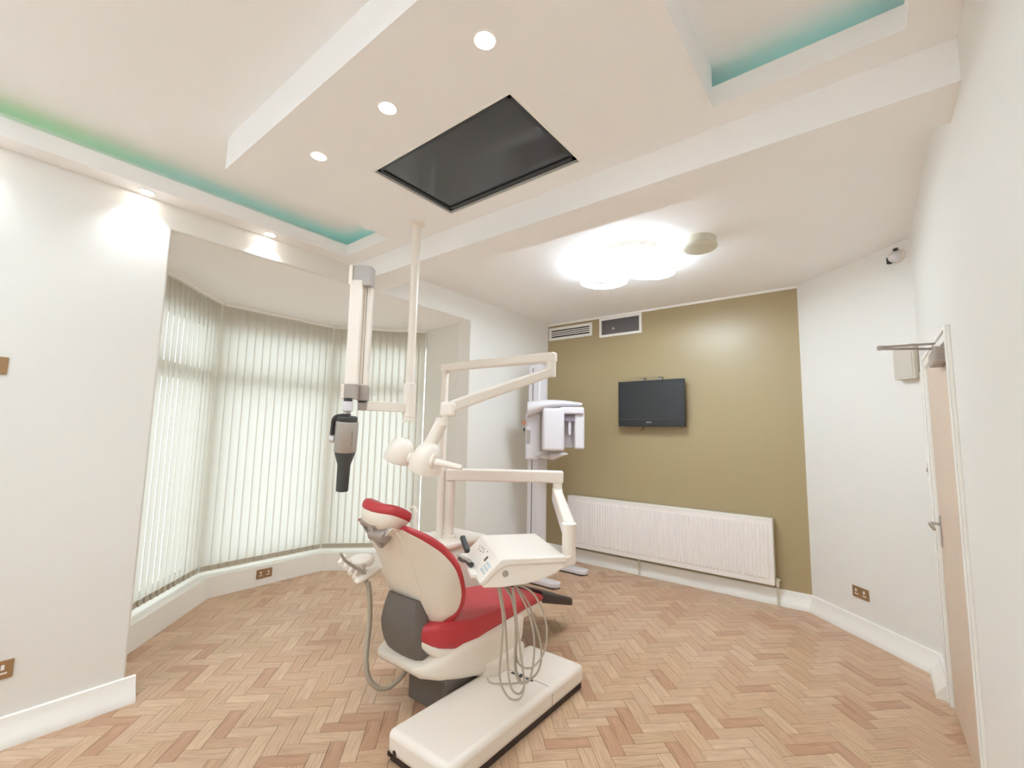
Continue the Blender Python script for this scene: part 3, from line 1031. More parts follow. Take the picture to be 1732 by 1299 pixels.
MB().ring_loft(rg).build('lift_casing', M_SHELL, chair, smooth=50)
MB().prism([(-1.95, 2.04), (-1.80, 2.08), (-1.76, 2.14), (-1.76, 2.40), (-1.80, 2.46), (-1.95, 2.50)], 0.13, 0.215).build('lift_arm', M_SHELL, chair, bevel=0.02, seg=3, smooth=40)


def rrect(xc, y, w, z0, z1, r_, n=5):
    ring = []
    for (sx, sz, a0) in ((1, 1, math.pi / 2), (1, -1, 0), (-1, -1, -math.pi / 2), (-1, 1, -math.pi)):
        cx = xc + sx * (w - r_)
        cz = (z1 - r_) if sz > 0 else (z0 + r_)
        for k in range(n):
            a = a0 - k / (n - 1) * math.pi / 2
            ring.append(Vector((cx + math.cos(a) * r_, y, cz + math.sin(a) * r_)))
    return ring


ys = [1.70, 1.72, 1.78, 1.88, 2.05, 2.27, 2.55, 2.80, 2.83]
zb = [0.425, 0.405, 0.37, 0.345, 0.335, 0.345, 0.35, 0.335, 0.34]
zt = [0.455, 0.485, 0.50, 0.492, 0.468, 0.452, 0.428, 0.392, 0.38]
wd = [0.12, 0.165, 0.225, 0.262, 0.276, 0.262, 0.232, 0.198, 0.19]
ST = 36
rg_red, rg_pan = [], []
for k in range(ST + 1):
    y = ys[0] + (ys[-1] - ys[0]) * k / ST
    z0, z1, w = interp(ys, zb, y), interp(ys, zt, y), interp(ys, wd, y)
    r_ = min(0.035, (z1 - z0) * 0.46)
    rg_red.append(rrect(XC, y, w, z0, z1, r_))
    t = 0.046 * min(1, (k + 0.6) / 3)
    rg_pan.append(rrect(XC, y, w - 0.006, z0 - t, z0 + 0.012, min(0.022, t * 0.45)))
MB().ring_loft(rg_red).build('seat_cushion', M_RED, chair, smooth=60)
MB().ring_loft(rg_pan).build('seat_pan', M_SHELL, chair, smooth=60)
rg = []
for k in range(11):
    t = k / 10
    y = 2.825 + 0.50 * t
    zc = 0.362 - 0.172 * t
    w = 0.19 - 0.02 * t if t < 0.9 else 0.172 - 0.06 * (t - 0.9) / 0.1
    hh = 0.043 - 0.014 * t if t < 0.95 else 0.018
    rg.append(rrect(XC, y, w, zc - hh, zc + hh, hh * 0.6))
MB().ring_loft(rg).build('foot_rest', M_FOOT, chair, smooth=50)

# backrest: shell with wings and a red cushion wrapped round the front
Bp = catmull([(0, 1.80, 0.47), (0, 1.755, 0.56), (0, 1.70, 0.68), (0, 1.65, 0.80), (0, 1.60, 0.90), (0, 1.55, 0.985), (0, 1.505, 1.04)], 30)
Fp = catmull([(0, 1.835, 0.49), (0, 1.905, 0.555), (0, 1.905, 0.655), (0, 1.855, 0.775), (0, 1.765, 0.875), (0, 1.655, 0.955), (0, 1.525, 1.035)], 30)
wf_x = [0, 0.12, 0.3, 0.5, 0.7, 0.85, 1]
wf_y = [0.19, 0.235, 0.262, 0.268, 0.258, 0.24, 0.2]
sh, cu = [], []


def notch(x, s):
    a = max(0.0, 1 - abs(x) / 0.17)
    a = a * a * (3 - 2 * a)
    b_ = max(0.0, (s - 0.72) / 0.28)
    return -0.075 * min(1, a * 1.35) * b_ * b_


for k in range(31):
    s = k / 30
    Bq, Fq = Bp[k], Fp[k]
    wf = interp(wf_x, wf_y, s)
    wb = 0.135 + 0.015 * s
    tang = (Fp[min(k + 1, 30)] - Fp[max(k - 1, 0)]).normalized()
    nr_ = Vector((0, tang.z, -tang.y))
    if nr_.y < 0 and nr_.z < 0:
        nr_ = -nr_
    if nr_.dot(Vector((0, 1, 0.6))) < 0:
        nr_ = -nr_
    kk = max(0.0, (s - 0.75) / 0.25)
    nr_ = (nr_ * (1 - kk) + Vector((0, 0.95, 0.25)) * kk).normalized()
    ring = []
    half = [(wf, 1.0), (wf * 0.985, 0.75), (wf * 0.93, 0.48), (wf * 0.80, 0.22), (wb + 0.012, 0.05), (wb - 0.004, 0.0), (wb * 0.5, -0.05), (0.0, -0.07)]
    pts = half + [(-x, t) for x, t in half[::-1][1:]]
    pts += [(-wf * 0.6, 0.98), (0, 0.97), (wf * 0.6, 0.98)]
    for x, t in pts:
        p = Bq + (Fq - Bq) * t
        ring.append(Vector((XC + x, p.y, p.z + notch(x, s))))
    sh.append(ring)
    ring = []
    for x, q in ((wf - 0.004, -0.002), (wf + 0.006, 0.012), (wf + 0.004, 0.03), (wf - 0.012, 0.044), (wf * 0.7, 0.05), (wf * 0.35, 0.04), (0, 0.036), (-wf * 0.35, 0.04), (-wf * 0.7, 0.05), (-wf + 0.012, 0.044), (-wf - 0.004, 0.03), (-wf - 0.006, 0.012), (-wf + 0.004, -0.002), (-wf * 0.5, -0.004), (0, -0.004), (wf * 0.5, -0.004)):
        p = Fq + nr_ * q
        ring.append(Vector((XC + x, p.y, p.z + notch(x, s))))
    cu.append(ring)
back = MB().ring_loft(sh).build('backrest_shell', M_SHELL, chair, smooth=38)
MB().ring_loft(cu).build('backrest_cushion', M_RED, chair, smooth=60)
# ridge bead on the shell
for sgn in (1, -1):
    MB().tube([Vector((XC + sgn * (0.135 + 0.015 * k / 30 + 0.004), Bp[k].y + 0.001, Bp[k].z + notch(0.14, k / 30))) for k in range(4, 29)], 0.0035, 6).build('shell_ridge', M_PLAS, back, smooth=180)
# lower grey cover
cv = catmull([(0, 1.695, 0.625), (0, 1.675, 0.54), (0, 1.672, 0.46), (0, 1.685, 0.39), (0, 1.715, 0.325), (0, 1.78, 0.28)], 16)
rg = []
for k, p in enumerate(cv):
    tg = (cv[min(k + 1, 16)] - cv[max(k - 1, 0)]).normalized()
    nn = Vector((0, tg.z, -tg.y))
    if nn.y > 0:
        nn = -nn
    w = 0.125 + 0.03 * min(1, k / 6)
    top = 0.055 if k == 0 else 0
    ring = []
    for x, q in ((w, -0.10), (w, -0.03), (w * 0.96, -0.008), (w * 0.7, 0.008), (w * 0.3, 0.014), (0, 0.015), (-w * 0.3, 0.014), (-w * 0.7, 0.008), (-w * 0.96, -0.008), (-w, -0.03), (-w, -0.10)):
        v_ = p + nn * q
        skew = -0.03 * x / w * (1 - k / 16)
        ring.append(Vector((XC + x, v_.y, v_.z)))
    rg.append(ring)
MB().ring_loft(rg).build('hinge_cover', M_BOOT, chair, smooth=50)
MB().box((XC + 0.0, 1.74, 0.285), (0.30, 0.10, 0.02), rotm(0.55)).build('hinge_lip', M_FOOT, chair, bevel=0.006)

# headrest
HC = Vector((XC - 0.015, 1.572, 1.08))
HR = rotm(math.radians(-24), math.radians(4), 0)


def pad_ring(zl, sx, sy, dip=0.0):
    ring = []
    for k in range(36):
        a = 2 * math.pi * k / 36
        ca_, sa_ = math.cos(a), math.sin(a)
        e = 0.62
        x = sx * math.copysign(abs(ca_) ** e, ca_)
        y = sy * math.copysign(abs(sa_) ** e, sa_)
        ring.append(HC + HR @ Vector((x, y, zl + 0.018 * (abs(x) / 0.14) ** 2 - dip)))
    return ring


MB().ring_loft([pad_ring(-0.016, 0.135, 0.088), pad_ring(-0.008, 0.147, 0.1), pad_ring(0.012, 0.15, 0.103), pad_ring(0.034, 0.143, 0.096), pad_ring(0.046, 0.12, 0.075), pad_ring(0.046, 0.07, 0.04, 0.004)]).build('headrest_cushion', M_RED, chair, smooth=60)
MB().ring_loft([pad_ring(-0.012, 0.143, 0.096), pad_ring(-0.035, 0.14, 0.092), pad_ring(-0.068, 0.12, 0.078), pad_ring(-0.088, 0.075, 0.045)]).build('headrest_shell', M_SHELL, chair, smooth=60)
lk = MB()
l0 = onx((622, 882), XC - 0.10)
p0 = Vector((XC - 0.03, 1.51, 1.045))
p1 = Vector((XC + 0.0, 1.515, 0.985))
lk.cyl(p0 - Vector((0.085, 0, 0)), p0 + Vector((0.06, 0, 0)), 0.03, n=20)
lk.bar(p0, p1, 0.06, 0.04, (1, 0, 0.01)).bar(p0, HC + Vector((0, -0.01, -0.055)), 0.05, 0.03, (1, 0, 0))
lk.cyl(p1 - Vector((0.04, 0, 0)), p1 + Vector((0.085, 0, 0)), 0.034, n=20)
lk.bar(p1, (XC + 0.02, 1.555, 0.93), 0.06, 0.035, (1, 0, 0))
lk.build('headrest_link', M_LINK, chair, smooth=40, bevel=0.004)

# assistant holder with saliva ejector and suction hose
ah = MB()
h0 = onx((636, 966), -2.38)
h1 = onx((606, 980), -2.30)
hold_c = onx((618, 968), -2.36)
holder = MB()
rg = []
for t, w, hgt in ((0, 0.025, 0.012), (0.15, 0.03, 0.018), (0.7, 0.035, 0.02), (0.95, 0.03, 0.018), (1.0, 0.022, 0.01)):
    p = onx((640, 962), -2.40) + (onx((602, 984), -2.30) - onx((640, 962), -2.40)) * t
    rg.append([p + Vector((math.cos(a) * w, 0, math.sin(a) * hgt)) for a in [2 * math.pi * j / 14 for j in range(14)]])
holder.ring_loft(rg)
for j in range(4):
    p = onx((600 - 8 * j, 978 - 8 * j), -2.31 - 0.025 * j)
    holder.tube([p + Vector((-0.06, 0.06, 0.02)), p + Vector((-0.02, 0.01, 0.004)), p], 0.013, 10)
holder.bar(onx((640, 962), -2.40), (-2.40, 1.85, 0.62), 0.04, 0.03)
rg = []
pc = onx((612, 950), -2.42)
for t, r_ in ((-0.02, 0.06), (0.0, 0.075), (0.02, 0.07), (0.035, 0.05)):
    rg.append([pc + Vector((math.cos(a) * r_, math.sin(a) * r_, t)) for a in [2 * math.pi * j / 20 for j in range(20)]])
holder.ring_loft(rg)
hold = holder.build('assistant_holder', M_PLAS, chair, smooth=60)
MB().tube(catmull([onx(p, -2.33) for p in ((576, 936), (584, 948), (598, 958), (611, 966), (617, 975), (620, 986))], 20), 0.0075, 10, taper=1.6).build('saliva_ejector', M_GREYP, hold, smooth=180)
MB().tube([onx((616, 955), -2.33), onx((616, 966), -2.33), onx((619, 978), -2.33)], 0.0075, 8).build('lever', M_GREYP, hold, smooth=180)
hp_ = [((621, 984), -2.31), ((624, 1010), -2.30), ((624, 1050), -2.29), ((620, 1090), -2.28), ((618, 1120), -2.265), ((623, 1148), -2.25), ((637, 1163), -2.23), ((655, 1164), -2.215), ((672, 1152), -2.205), ((684, 1136), -2.2), ((692, 1120), -2.19)]
MB().tube(catmull([onx(p, x) for p, x in hp_], 50), 0.012, 10, taper=1.0).build('suction_hose', M_HOSE, hold, smooth=180)
MB().tube(catmull([onx((p[0] + 3, p[1] - 1), x - 0.015) for p, x in hp_], 50), 0.009, 10).build('saliva_hose', M_HOSE, hold, smooth=180)

# ------------------------------------------------------------------ dental unit: water unit, delivery arm, console
DU = 3.55
pol = ond((761, 860), DU)
pol.z = 0
pol2 = ond((745, 860), DU)
pol2.z = 0
unit = empty('dental_unit', (-2.68, 2.55, 0), 'cream dental unit with jointed arm carrying the instrument console', 'dental unit')
UZ = 0.715
MB().span((-2.88, 2.24, 0.04), (-2.50, 2.84, UZ - 0.05)).build('cabinet', M_PLAS, unit, bevel=0.05, seg=4, smooth=40)
MB().span((-2.86, 2.26, 0.0), (-2.52, 2.82, 0.05)).build('plinth', M_BOOT, unit)
MB().span((-2.90, 2.22, UZ - 0.05), (-2.48, 2.87, UZ)).build('worktop', M_PLAS, unit, bevel=0.02, seg=3, smooth=40)
bowl_c = Vector((-2.72, 2.30, UZ))
MB().lathe(bowl_c, (0, 0, 1), [(0, 0.08), (0.03, 0.11), (0.05, 0.12), (0.052, 0.105), (0.03, 0.09), (0.012, 0.03)], 28).build('cuspidor_bowl', M_GLOSSW, unit, smooth=50)
fp = ond((703, 890), 3.45)
MB().tube(catmull([(fp.x, fp.y, UZ - 0.01), (fp.x, fp.y, UZ + 0.12), (fp.x, fp.y, UZ + 0.2), (fp.x - 0.04, fp.y + 0.01, UZ + 0.24), (fp.x - 0.09, fp.y + 0.02, UZ + 0.22)], 16), 0.014, 10).build('cup_filler', M_PLAS, unit, smooth=180)
# delivery arm
el = ond((943, 806), DU)
za = 1.54 - (805 - 733) * DU / F_PX
el.z = za
b_ = MB().cyl((pol.x, pol.y, UZ - 0.02), (pol.x, pol.y, za - 0.05), 0.036, n=28)
b_.build('arm_post', M_PLAS, unit, smooth=60)
MB().lathe((pol.x, pol.y, UZ - 0.005), (0, 0, 1), [(0, 0.055), (0.03, 0.052), (0.035, 0.036)], 28).build('post_collar', M_PLAS, unit, smooth=40)
dh = (el - Vector((pol.x, pol.y, za))).normalized()
MB().bar(Vector((pol.x, pol.y, za)) - dh * 0.04, el + dh * 0.045, 0.08, 0.094).build('swing_arm', M_PLAS, unit, bevel=0.014, seg=3, smooth=40)
MB().lathe((el.x, el.y, za - 0.045), (0, 0, -1), [(0, 0.036), (0.06, 0.036), (0.064, 0.03)], 24).build('elbow_joint', M_PLAS, unit, smooth=40)
cy = onz((962, 948), 0.81)
s0 = Vector((el.x, el.y, za - 0.13))
s1 = Vector((cy.x, cy.y, 1.0))
b_ = MB().bar(s0, s1, 0.07, 0.075)
b_.build('spring_arm', M_PLAS, unit, bevel=0.014, seg=3, smooth=40)
MB().bar(s0 + Vector((-0.02, -0.02, -0.035)), s1 + Vector((-0.03, 0.02, -0.06)), 0.03, 0.05).build('arm_cover', M_COOLW, unit, bevel=0.008)
MB().box(s0, (0.08, 0.08, 0.09), rotm(0, 0, 0.6)).build('arm_knuckle', M_PLAS, unit, bevel=0.015, seg=3, smooth=40)
MB().lathe((cy.x, cy.y, 0.795), (0, 0, 1), [(0, 0.036), (0.004, 0.04), (0.19, 0.04), (0.2, 0.046), (0.225, 0.046), (0.235, 0.03)], 28).build('console_post', M_PLAS, unit, smooth=40)

# console body; local frame: U across, V away from the dentist
CO = Vector((-1.655, 2.22, 0.88))
Uv = Vector((0.79, -0.61, 0)).normalized()
Vv = Vector((0.61, 0.79, 0)).normalized()


def cp(u, v, z):
    return CO + Uv * u + Vv * v + Vector((0, 0, z))


HWU = 0.285


def cons_ring(prof_, u, sc=1.0):
    return [cp(u, v, z) for v, z in prof_]


top_prof = [(-0.30, -0.125), (-0.305, -0.112), (-0.29, -0.098), (-0.20, -0.01), (-0.185, 0.0), (0.165, 0.0), (0.178, -0.006), (0.18, -0.02), (0.178, -0.034), (-0.16, -0.034), (-0.20, -0.05), (-0.275, -0.125)]
bot_prof = [(-0.29, -0.128), (-0.275, -0.122), (-0.20, -0.046), (-0.16, -0.031), (0.17, -0.031), (0.165, -0.06), (0.12, -0.088), (0.04, -0.118), (-0.06, -0.138), (-0.18, -0.145), (-0.28, -0.142)]
lid = MB().ring_loft([cons_ring(top_prof, -HWU), cons_ring(top_prof, HWU)]).build('console_lid', M_PLAS, unit, bevel=0.009, seg=3, smooth=40)
body = MB().ring_loft([cons_ring(bot_prof, -HWU + 0.008), cons_ring(bot_prof, HWU - 0.008)]).build('console_body', M_PLAS, unit, bevel=0.008, seg=3, smooth=40)
MB().bar(cp(HWU - 0.07, 0.15, -0.055), (cy.x, cy.y, 0.825), 0.07, 0.05).build('console_bracket', M_PLAS, unit, bevel=0.006)
sl = (Vector((0, 0, 0)) + Vv * 0.09 + Vector((0, 0, 0.088))).normalized()     # up the sloped panel
pn = Uv.cross(sl).normalized()
if pn.z < 0:
    pn = -pn
RP = Matrix((Uv, sl, pn)).transposed()


def pp(u, t):
    """point on the sloped panel; t 0 bottom .. 1 top"""
    return cp(u, -0.29 + 0.09 * t, -0.098 + 0.088 * t)


for i in range(3):
    for j in range(3):
        MB().box(pp(0.235 - 0.036 * i, 0.22 + 0.17 * j), (0.028, 0.014, 0.003), RP).build('key', M_BLUEL, lid)
MB().box(pp(0.10, 0.62), (0.028, 0.03, 0.003), RP).build('display', M_BLACK, lid)
for (u, t) in ((-0.02, 0.7), (-0.05, 0.8), (-0.07, 0.62), (-0.10, 0.78), (-0.12, 0.6), (-0.15, 0.72), (0.03, 0.85)):
    MB().lathe(pp(u, t), pn, [(0, 0.006), (0.002, 0.006)], 10).build('button', M_GREYP, lid)
MB().lathe(cp(HWU - 0.009, -0.165, -0.075), Uv, [(0, 0.017), (0.004, 0.017), (0.006, 0.013)], 16).build('side_knob', M_GREYP, lid)
# instruments on the rest in front of the panel
MB().bar(cp(-0.25, -0.315, -0.11), cp(0.18, -0.315, -0.11), 0.035, 0.025).build('instrument_rest', M_PLAS, unit, bevel=0.006)
MB().bar(onplane((782, 908), Vv, cp(0, -0.33, 0)), onplane((791, 933), Vv, cp(0, -0.31, 0)), 0.03, 0.03).build('handpiece', M_DARK, unit, bevel=0.006)
MB().tube([onplane((778, 945), Vv, cp(0, -0.33, 0)), onplane((798, 955), Vv, cp(0, -0.31, 0))], 0.014, 10).build('handpiece', M_DARK, unit, smooth=60)
MB().tube([onplane((775, 938), Vv, cp(0, -0.34, 0)), onplane((795, 949), Vv, cp(0, -0.32, 0))], 0.009, 10).build('syringe_tip', M_CHROME, unit, smooth=60)


# instrument hoses looping under the console
def hz(p):
    return (820 + p[0] / 5.41, 960 + p[1] / 5.41)


hoses = [[(115, 150), (160, 400), (165, 560), (150, 780), (135, 960), (155, 1080), (210, 1180), (270, 1210), (330, 1190), (360, 1100), (355, 1000), (340, 850), (315, 680), (290, 480), (270, 330), (250, 150)],
         [(135, 150), (180, 430), (195, 600), (205, 800), (215, 950), (230, 1060), (260, 1130), (310, 1155), (345, 1125), (362, 1060), (350, 950), (325, 760), (300, 560), (280, 360), (255, 150)],
         [(160, 150), (240, 270), (275, 420), (285, 560), (275, 780), (275, 920), (300, 1020), (340, 1060), (400, 1040), (430, 950), (450, 800), (450, 640), (420, 480), (370, 340), (300, 210), (258, 150)],
         [(185, 150), (250, 300), (280, 500), (280, 700), (290, 830), (330, 900), (390, 920), (450, 900), (520, 820), (560, 700), (565, 540), (530, 400), (460, 260), (380, 190), (262, 150)],
         [(200, 150), (262, 300), (288, 480), (286, 700), (284, 900), (310, 1010), (350, 1050), (420, 1020), (480, 960), (512, 870), (517, 760), (500, 640), (450, 480), (400, 330), (330, 225), (264, 150)]]
hn = Vector((0.62, -0.785, 0))
for i, hs in enumerate(hoses):
    q0 = Vector((-1.50, 2.02, 0))
    pts = []
    for j, p in enumerate(hs):
        off = 0.05 * (i - 2) * 0.35 + (0.03 if j > len(hs) / 2 else 0.0)
        pts.append(onplane(hz(p), hn, q0 + hn * (-off)))
    MB().tube(catmull(pts, 64), 0.0055, 8).build('instrument_hose', M_HOSE, unit, smooth=180)
MB().lathe(onplane((866, 988), hn, Vector((-1.50, 2.02, 0))), (0, 0, 1), [(-0.012, 0.012), (0.03, 0.014)], 12).build('hose_clamp', M_DARK, unit)
fl = [onz(hz(p), 0.148) for p in ((20, 1010), (50, 1050), (140, 1062), (300, 1052), (330, 1020))]
MB().tube(catmull(fl, 20), 0.004, 8).build('floor_hose', M_HOSE, unit, smooth=180)

# ------------------------------------------------------------------ operating lamp on its own post
lamp = empty('operating_lamp', (pol2.x, pol2.y, UZ), 'cream operating lamp with two lobes on a folding arm over the chair', 'operating lamp')
zl = 1.54 + (731 - 619) * DU / F_PX
MB().cyl((pol2.x, pol2.y, UZ - 0.01), (pol2.x, pol2.y, zl - 0.03), 0.03, n=24).build('post', M_PLAS, lamp, smooth=60)
br = ond((932, 612), 3.09)
br.z = zl
dh = (br - Vector((pol2.x, pol2.y, zl))).normalized()
MB().bar(Vector((pol2.x, pol2.y, zl)) - dh * 0.034, br + dh * 0.035, 0.062, 0.065).build('upper_arm', M_PLAS, lamp, bevel=0.012, seg=3, smooth=40)
MB().cyl((br.x, br.y, zl - 0.03), (br.x, br.y, zl - 0.135), 0.034, n=24).build('swivel', M_PLAS, lamp, smooth=40)
LD = 2.6
jn = ond((748, 696), LD)
s0 = Vector((br.x, br.y, zl - 0.10))
d_ = (jn - s0).normalized()
MB().bar(s0, jn + Vector((0, 0, 0.01)) - d_ * 0.05, 0.055, 0.066).build('lower_arm', M_PLAS, lamp, bevel=0.014, seg=3, smooth=40)
MB().box(jn + (s0 - jn).normalized() * 0.04, (0.085, 0.07, 0.085), rotm(0, 0, YAW)).build('elbow', M_PLAS, lamp, bevel=0.018, seg=3, smooth=40)
MB().lathe(jn + Vector((0, 0, -0.035)), (0, 0, -1), [(0, 0.036), (0.045, 0.036), (0.05, 0.03)], 24).build('elbow_joint', M_PLAS, lamp, smooth=40)
y0 = jn + Vector((0, 0, -0.075))
y1 = ond((722, 752), LD)
y2 = ond((706, 772), LD)
MB().tube(catmull([jn + Vector((0, 0, -0.06)), ond((741, 726), LD), ond((733, 742), LD), ond((719, 764), LD), ond((702, 778), LD)], 16), 0.036, 18, taper=1.05).build('yoke_neck', M_PLAS, lamp, smooth=180)


def lobe(name, c, ax, rx, ry, rz_):
    """rounded lamp lobe with a flat lit face looking down"""
    b_ = MB()
    R = frame_z(ax)
    rg = []
    for h, s in ((-1.0, 0.28), (-0.9, 0.55), (-0.65, 0.80), (-0.3, 0.95), (0.1, 1.03), (0.5, 1.08), (0.56, 1.07), (0.58, 1.0)):
        rg.append([c + R @ Vector((math.cos(a) * rx * s, math.sin(a) * ry * s, h * rz_)) for a in [2 * math.pi * j / 28 for j in range(28)]])
    o = b_.ring_loft(rg).build(name, M_PLAS, lamp, smooth=60)
    MB().ring_loft([[c + R @ Vector((math.cos(a) * rx * s, math.sin(a) * ry * s, h * rz_)) for a in [2 * math.pi * j / 28 for j in range(28)]] for h, s in ((0.57, 0.96), (0.60, 0.94))]).build('lens', M_GREYP, o)
    return o


axd = (-UP * 0.95 - RT * 0.28 + FW * 0.12)
lobe('lamp_head', ond((722, 779), LD - 0.03), axd, 0.090, 0.085, 0.105)
lobe('lamp_head', ond((677, 765), LD + 0.05), axd - RT * 0.05, 0.082, 0.08, 0.085)
MB().bar(ond((690, 772), LD + 0.03), ond((712, 783), LD), 0.07, 0.06).build('head_bridge', M_PLAS, lamp, bevel=0.02, seg=3, smooth=40)
h0, h1 = ond((738, 782), LD - 0.11), ond((781, 791), LD - 0.16)
MB().cyl(h0, h1, 0.0225, 0.014, n=18).lathe(ond((732, 780), LD - 0.085), (h1 - h0), [(0, 0.045), (0.015, 0.043), (0.02, 0.026)], 20).build('handle', M_PLAS, lamp, smooth=40)

# ------------------------------------------------------------------ ceiling-hung intraoral x-ray
tb = Vector((-2.295, 1.85, 0))
xr = empty('dental_xray', (tb.x, tb.y, ZP), 'ceiling mounted dental x-ray arm with silver and black tube head', 'x-ray machine')
MB().lathe((tb.x, tb.y, ZP), (0, 0, -1), [(0, 0.05), (0.012, 0.05), (0.016, 0.028)], 24).build('ceiling_flange', M_PLAS, xr, smooth=40)
MB().cyl((tb.x, tb.y, ZP), (tb.x, tb.y, 1.86), 0.027, n=24).build('drop_tube', M_PLAS, xr, smooth=60)
MB().lathe((tb.x, tb.y, 1.90), (0, 0, -1), [(0, 0.029), (0.055, 0.03), (0.06, 0.04), (0.27, 0.04), (0.272, 0.036), (0.285, 0.036), (0.287, 0.04), (0.305, 0.038)], 28).build('pivot', M_PLAS, xr, smooth=40)
ae = ond((607, 687), 2.70)
ae.z = 1.687
a0 = Vector((tb.x, tb.y, 1.687))
dh = (ae - a0).normalized()
MB().bar(a0, ae - dh * 0.04, 0.052, 0.056).build('horizontal_arm', M_PLAS, xr, bevel=0.004)
MB().bar(ae - dh * 0.04, ae, 0.053, 0.057).build('arm_cap', M_GREYP, xr, bevel=0.004)
rr = Vector((RT.x, RT.y, 0)).normalized()
ff = Vector((-rr.y, rr.x, 0))
RV = Matrix((rr, ff, Vector((0, 0, 1)))).transposed()
cB = ond((612.5, 690), 2.70)
cA = ond((592.5, 690), 2.65)
zt_, zb_ = 2.515, 1.80


def colz(p, d):
    return ond(p, d).z


zt_ = colz((612, 470), 2.68)
zb_ = colz((605, 652), 2.68)
MB().box((cB.x, cB.y, (zt_ + zb_) / 2), (0.058, 0.045, zt_ - zb_), RV).build('rear_link', M_PLAS, xr, bevel=0.006)
MB().box((cA.x, cA.y, (zt_ + zb_) / 2), (0.074, 0.045, zt_ - zb_), RV).build('front_link', M_PLAS, xr, bevel=0.006)
g_ = (cA + cB) / 2
for dx in (0.035,):
    MB().box((cB.x, cB.y, (zt_ + zb_) / 2) , (0.003, 0.049, zt_ - zb_ - 0.02), RV).build('link_groove', M_GLINE, xr)
ctop = (cA + cB) / 2
MB().box((ctop.x + 0.004 * rr.x, ctop.y + 0.004 * rr.y, zt_ + 0.03), (0.108, 0.085, 0.125), RV).build('top_cap', mat('light_grey_cap', (186, 182, 178), 0.45), xr, bevel=0.005)
MB().box((ctop.x - 0.062 * rr.x, ctop.y - 0.062 * rr.y, zt_ + 0.03), (0.024, 0.10, 0.125), RV).build('top_cap_side', M_PLAS, xr, bevel=0.004)
MB().box((cA.x + 0.006 * rr.x - 0.012 * ff.x, cA.y + 0.006 * rr.y - 0.012 * ff.y, zb_ - 0.04), (0.072, 0.055, 0.088), RV).build('front_cap', M_GREYP, xr, bevel=0.004)
MB().box((cA.x - 0.042 * rr.x, cA.y - 0.042 * rr.y, zb_ - 0.04), (0.022, 0.05, 0.085), RV).build('front_cap_side', M_PLAS, xr, bevel=0.004)
MB().box((cB.x + 0.002 * rr.x - 0.004 * ff.x, cB.y + 0.002 * rr.y - 0.004 * ff.y, zb_ - 0.045), (0.062, 0.055, 0.088), RV).build('rear_cap', M_GREYP, xr, bevel=0.004)
MB().cyl((cB.x, cB.y, zb_ - 0.10), (cB.x, cB.y, zb_ - 0.085), 0.026, n=20).build('rear_swivel', M_DARK, xr, smooth=60)
hx = ond((588, 690), 2.62)
MB().cyl((hx.x, hx.y, zb_ - 0.10), (hx.x, hx.y, zb_ - 0.08), 0.024, n=20).build('front_swivel', M_DARK, xr, smooth=60)
MB().lathe((hx.x, hx.y, zb_ - 0.10), (0, 0, -1), [(0, 0.03), (0.055, 0.03), (0.058, 0.022)], 24).build('yoke_collar', M_COOLW, xr, smooth=40)
MB().bar((hx.x, hx.y, zb_ - 0.15), (hx.x - 0.02, hx.y, zb_ - 0.20), 0.03, 0.03, (1, 0, 0)).build('yoke_stem', M_PLAS, xr, bevel=0.004)
# head: axis leans slightly as in the photo
g0, g1 = ond((587.5, 713), 2.60), ond((583.5, 764), 2.60)
ax = (g1 - g0).normalized()
Lg = (g1 - g0).length
MB().lathe(g0 - ax * 0.03, ax, [(0, 0.05), (0.006, 0.056), (0.032, 0.056)], 30).build('head_collar', M_DARK, xr, smooth=40)
hd = MB().lathe(g0, ax, [(0, 0.06), (0.003, 0.0635), (Lg - 0.003, 0.0625), (Lg, 0.06)], 36).build('tube_head', M_SILVER, xr, smooth=40)
k1 = (ond((582, 786), 2.60) - g1).length
k2 = (ond((579.5, 830), 2.60) - g1).length
MB().lathe(g1, ax, [(0, 0.059), (0.01, 0.056), (k1, 0.036), (k2, 0.034), (k2 + 0.002, 0.030)], 30).build('position_cone', mat('dark_green_grey_plastic', (72, 76, 76), 0.5), xr, smooth=40)
yk = catmull([ond((590, 702), 2.60), ond((574, 702), 2.60), ond((566.5, 708), 2.60), ond((564.5, 720), 2.60), ond((563, 735), 2.60)], 18)
rg = []
for i, p in enumerate(yk):
    t = (yk[min(i + 1, 18)] - yk[max(i - 1, 0)]).normalized()
    sd = t.cross(FW).normalized()
    rg.append([p + sd * (a * 0.006) + FW * (b2 * 0.03) for a, b2 in ((1, 1), (1, -1), (-1, -1), (-1, 1))])
MB().ring_loft(rg).build('yoke', M_DARK, xr, smooth=40)
kn = ond((561, 742), 2.60)
MB().lathe(kn + rr * 0.02, -rr, [(0, 0.024), (0.025, 0.024), (0.032, 0.016)], 20).build('yoke_knob', M_COOLW, xr, smooth=40)
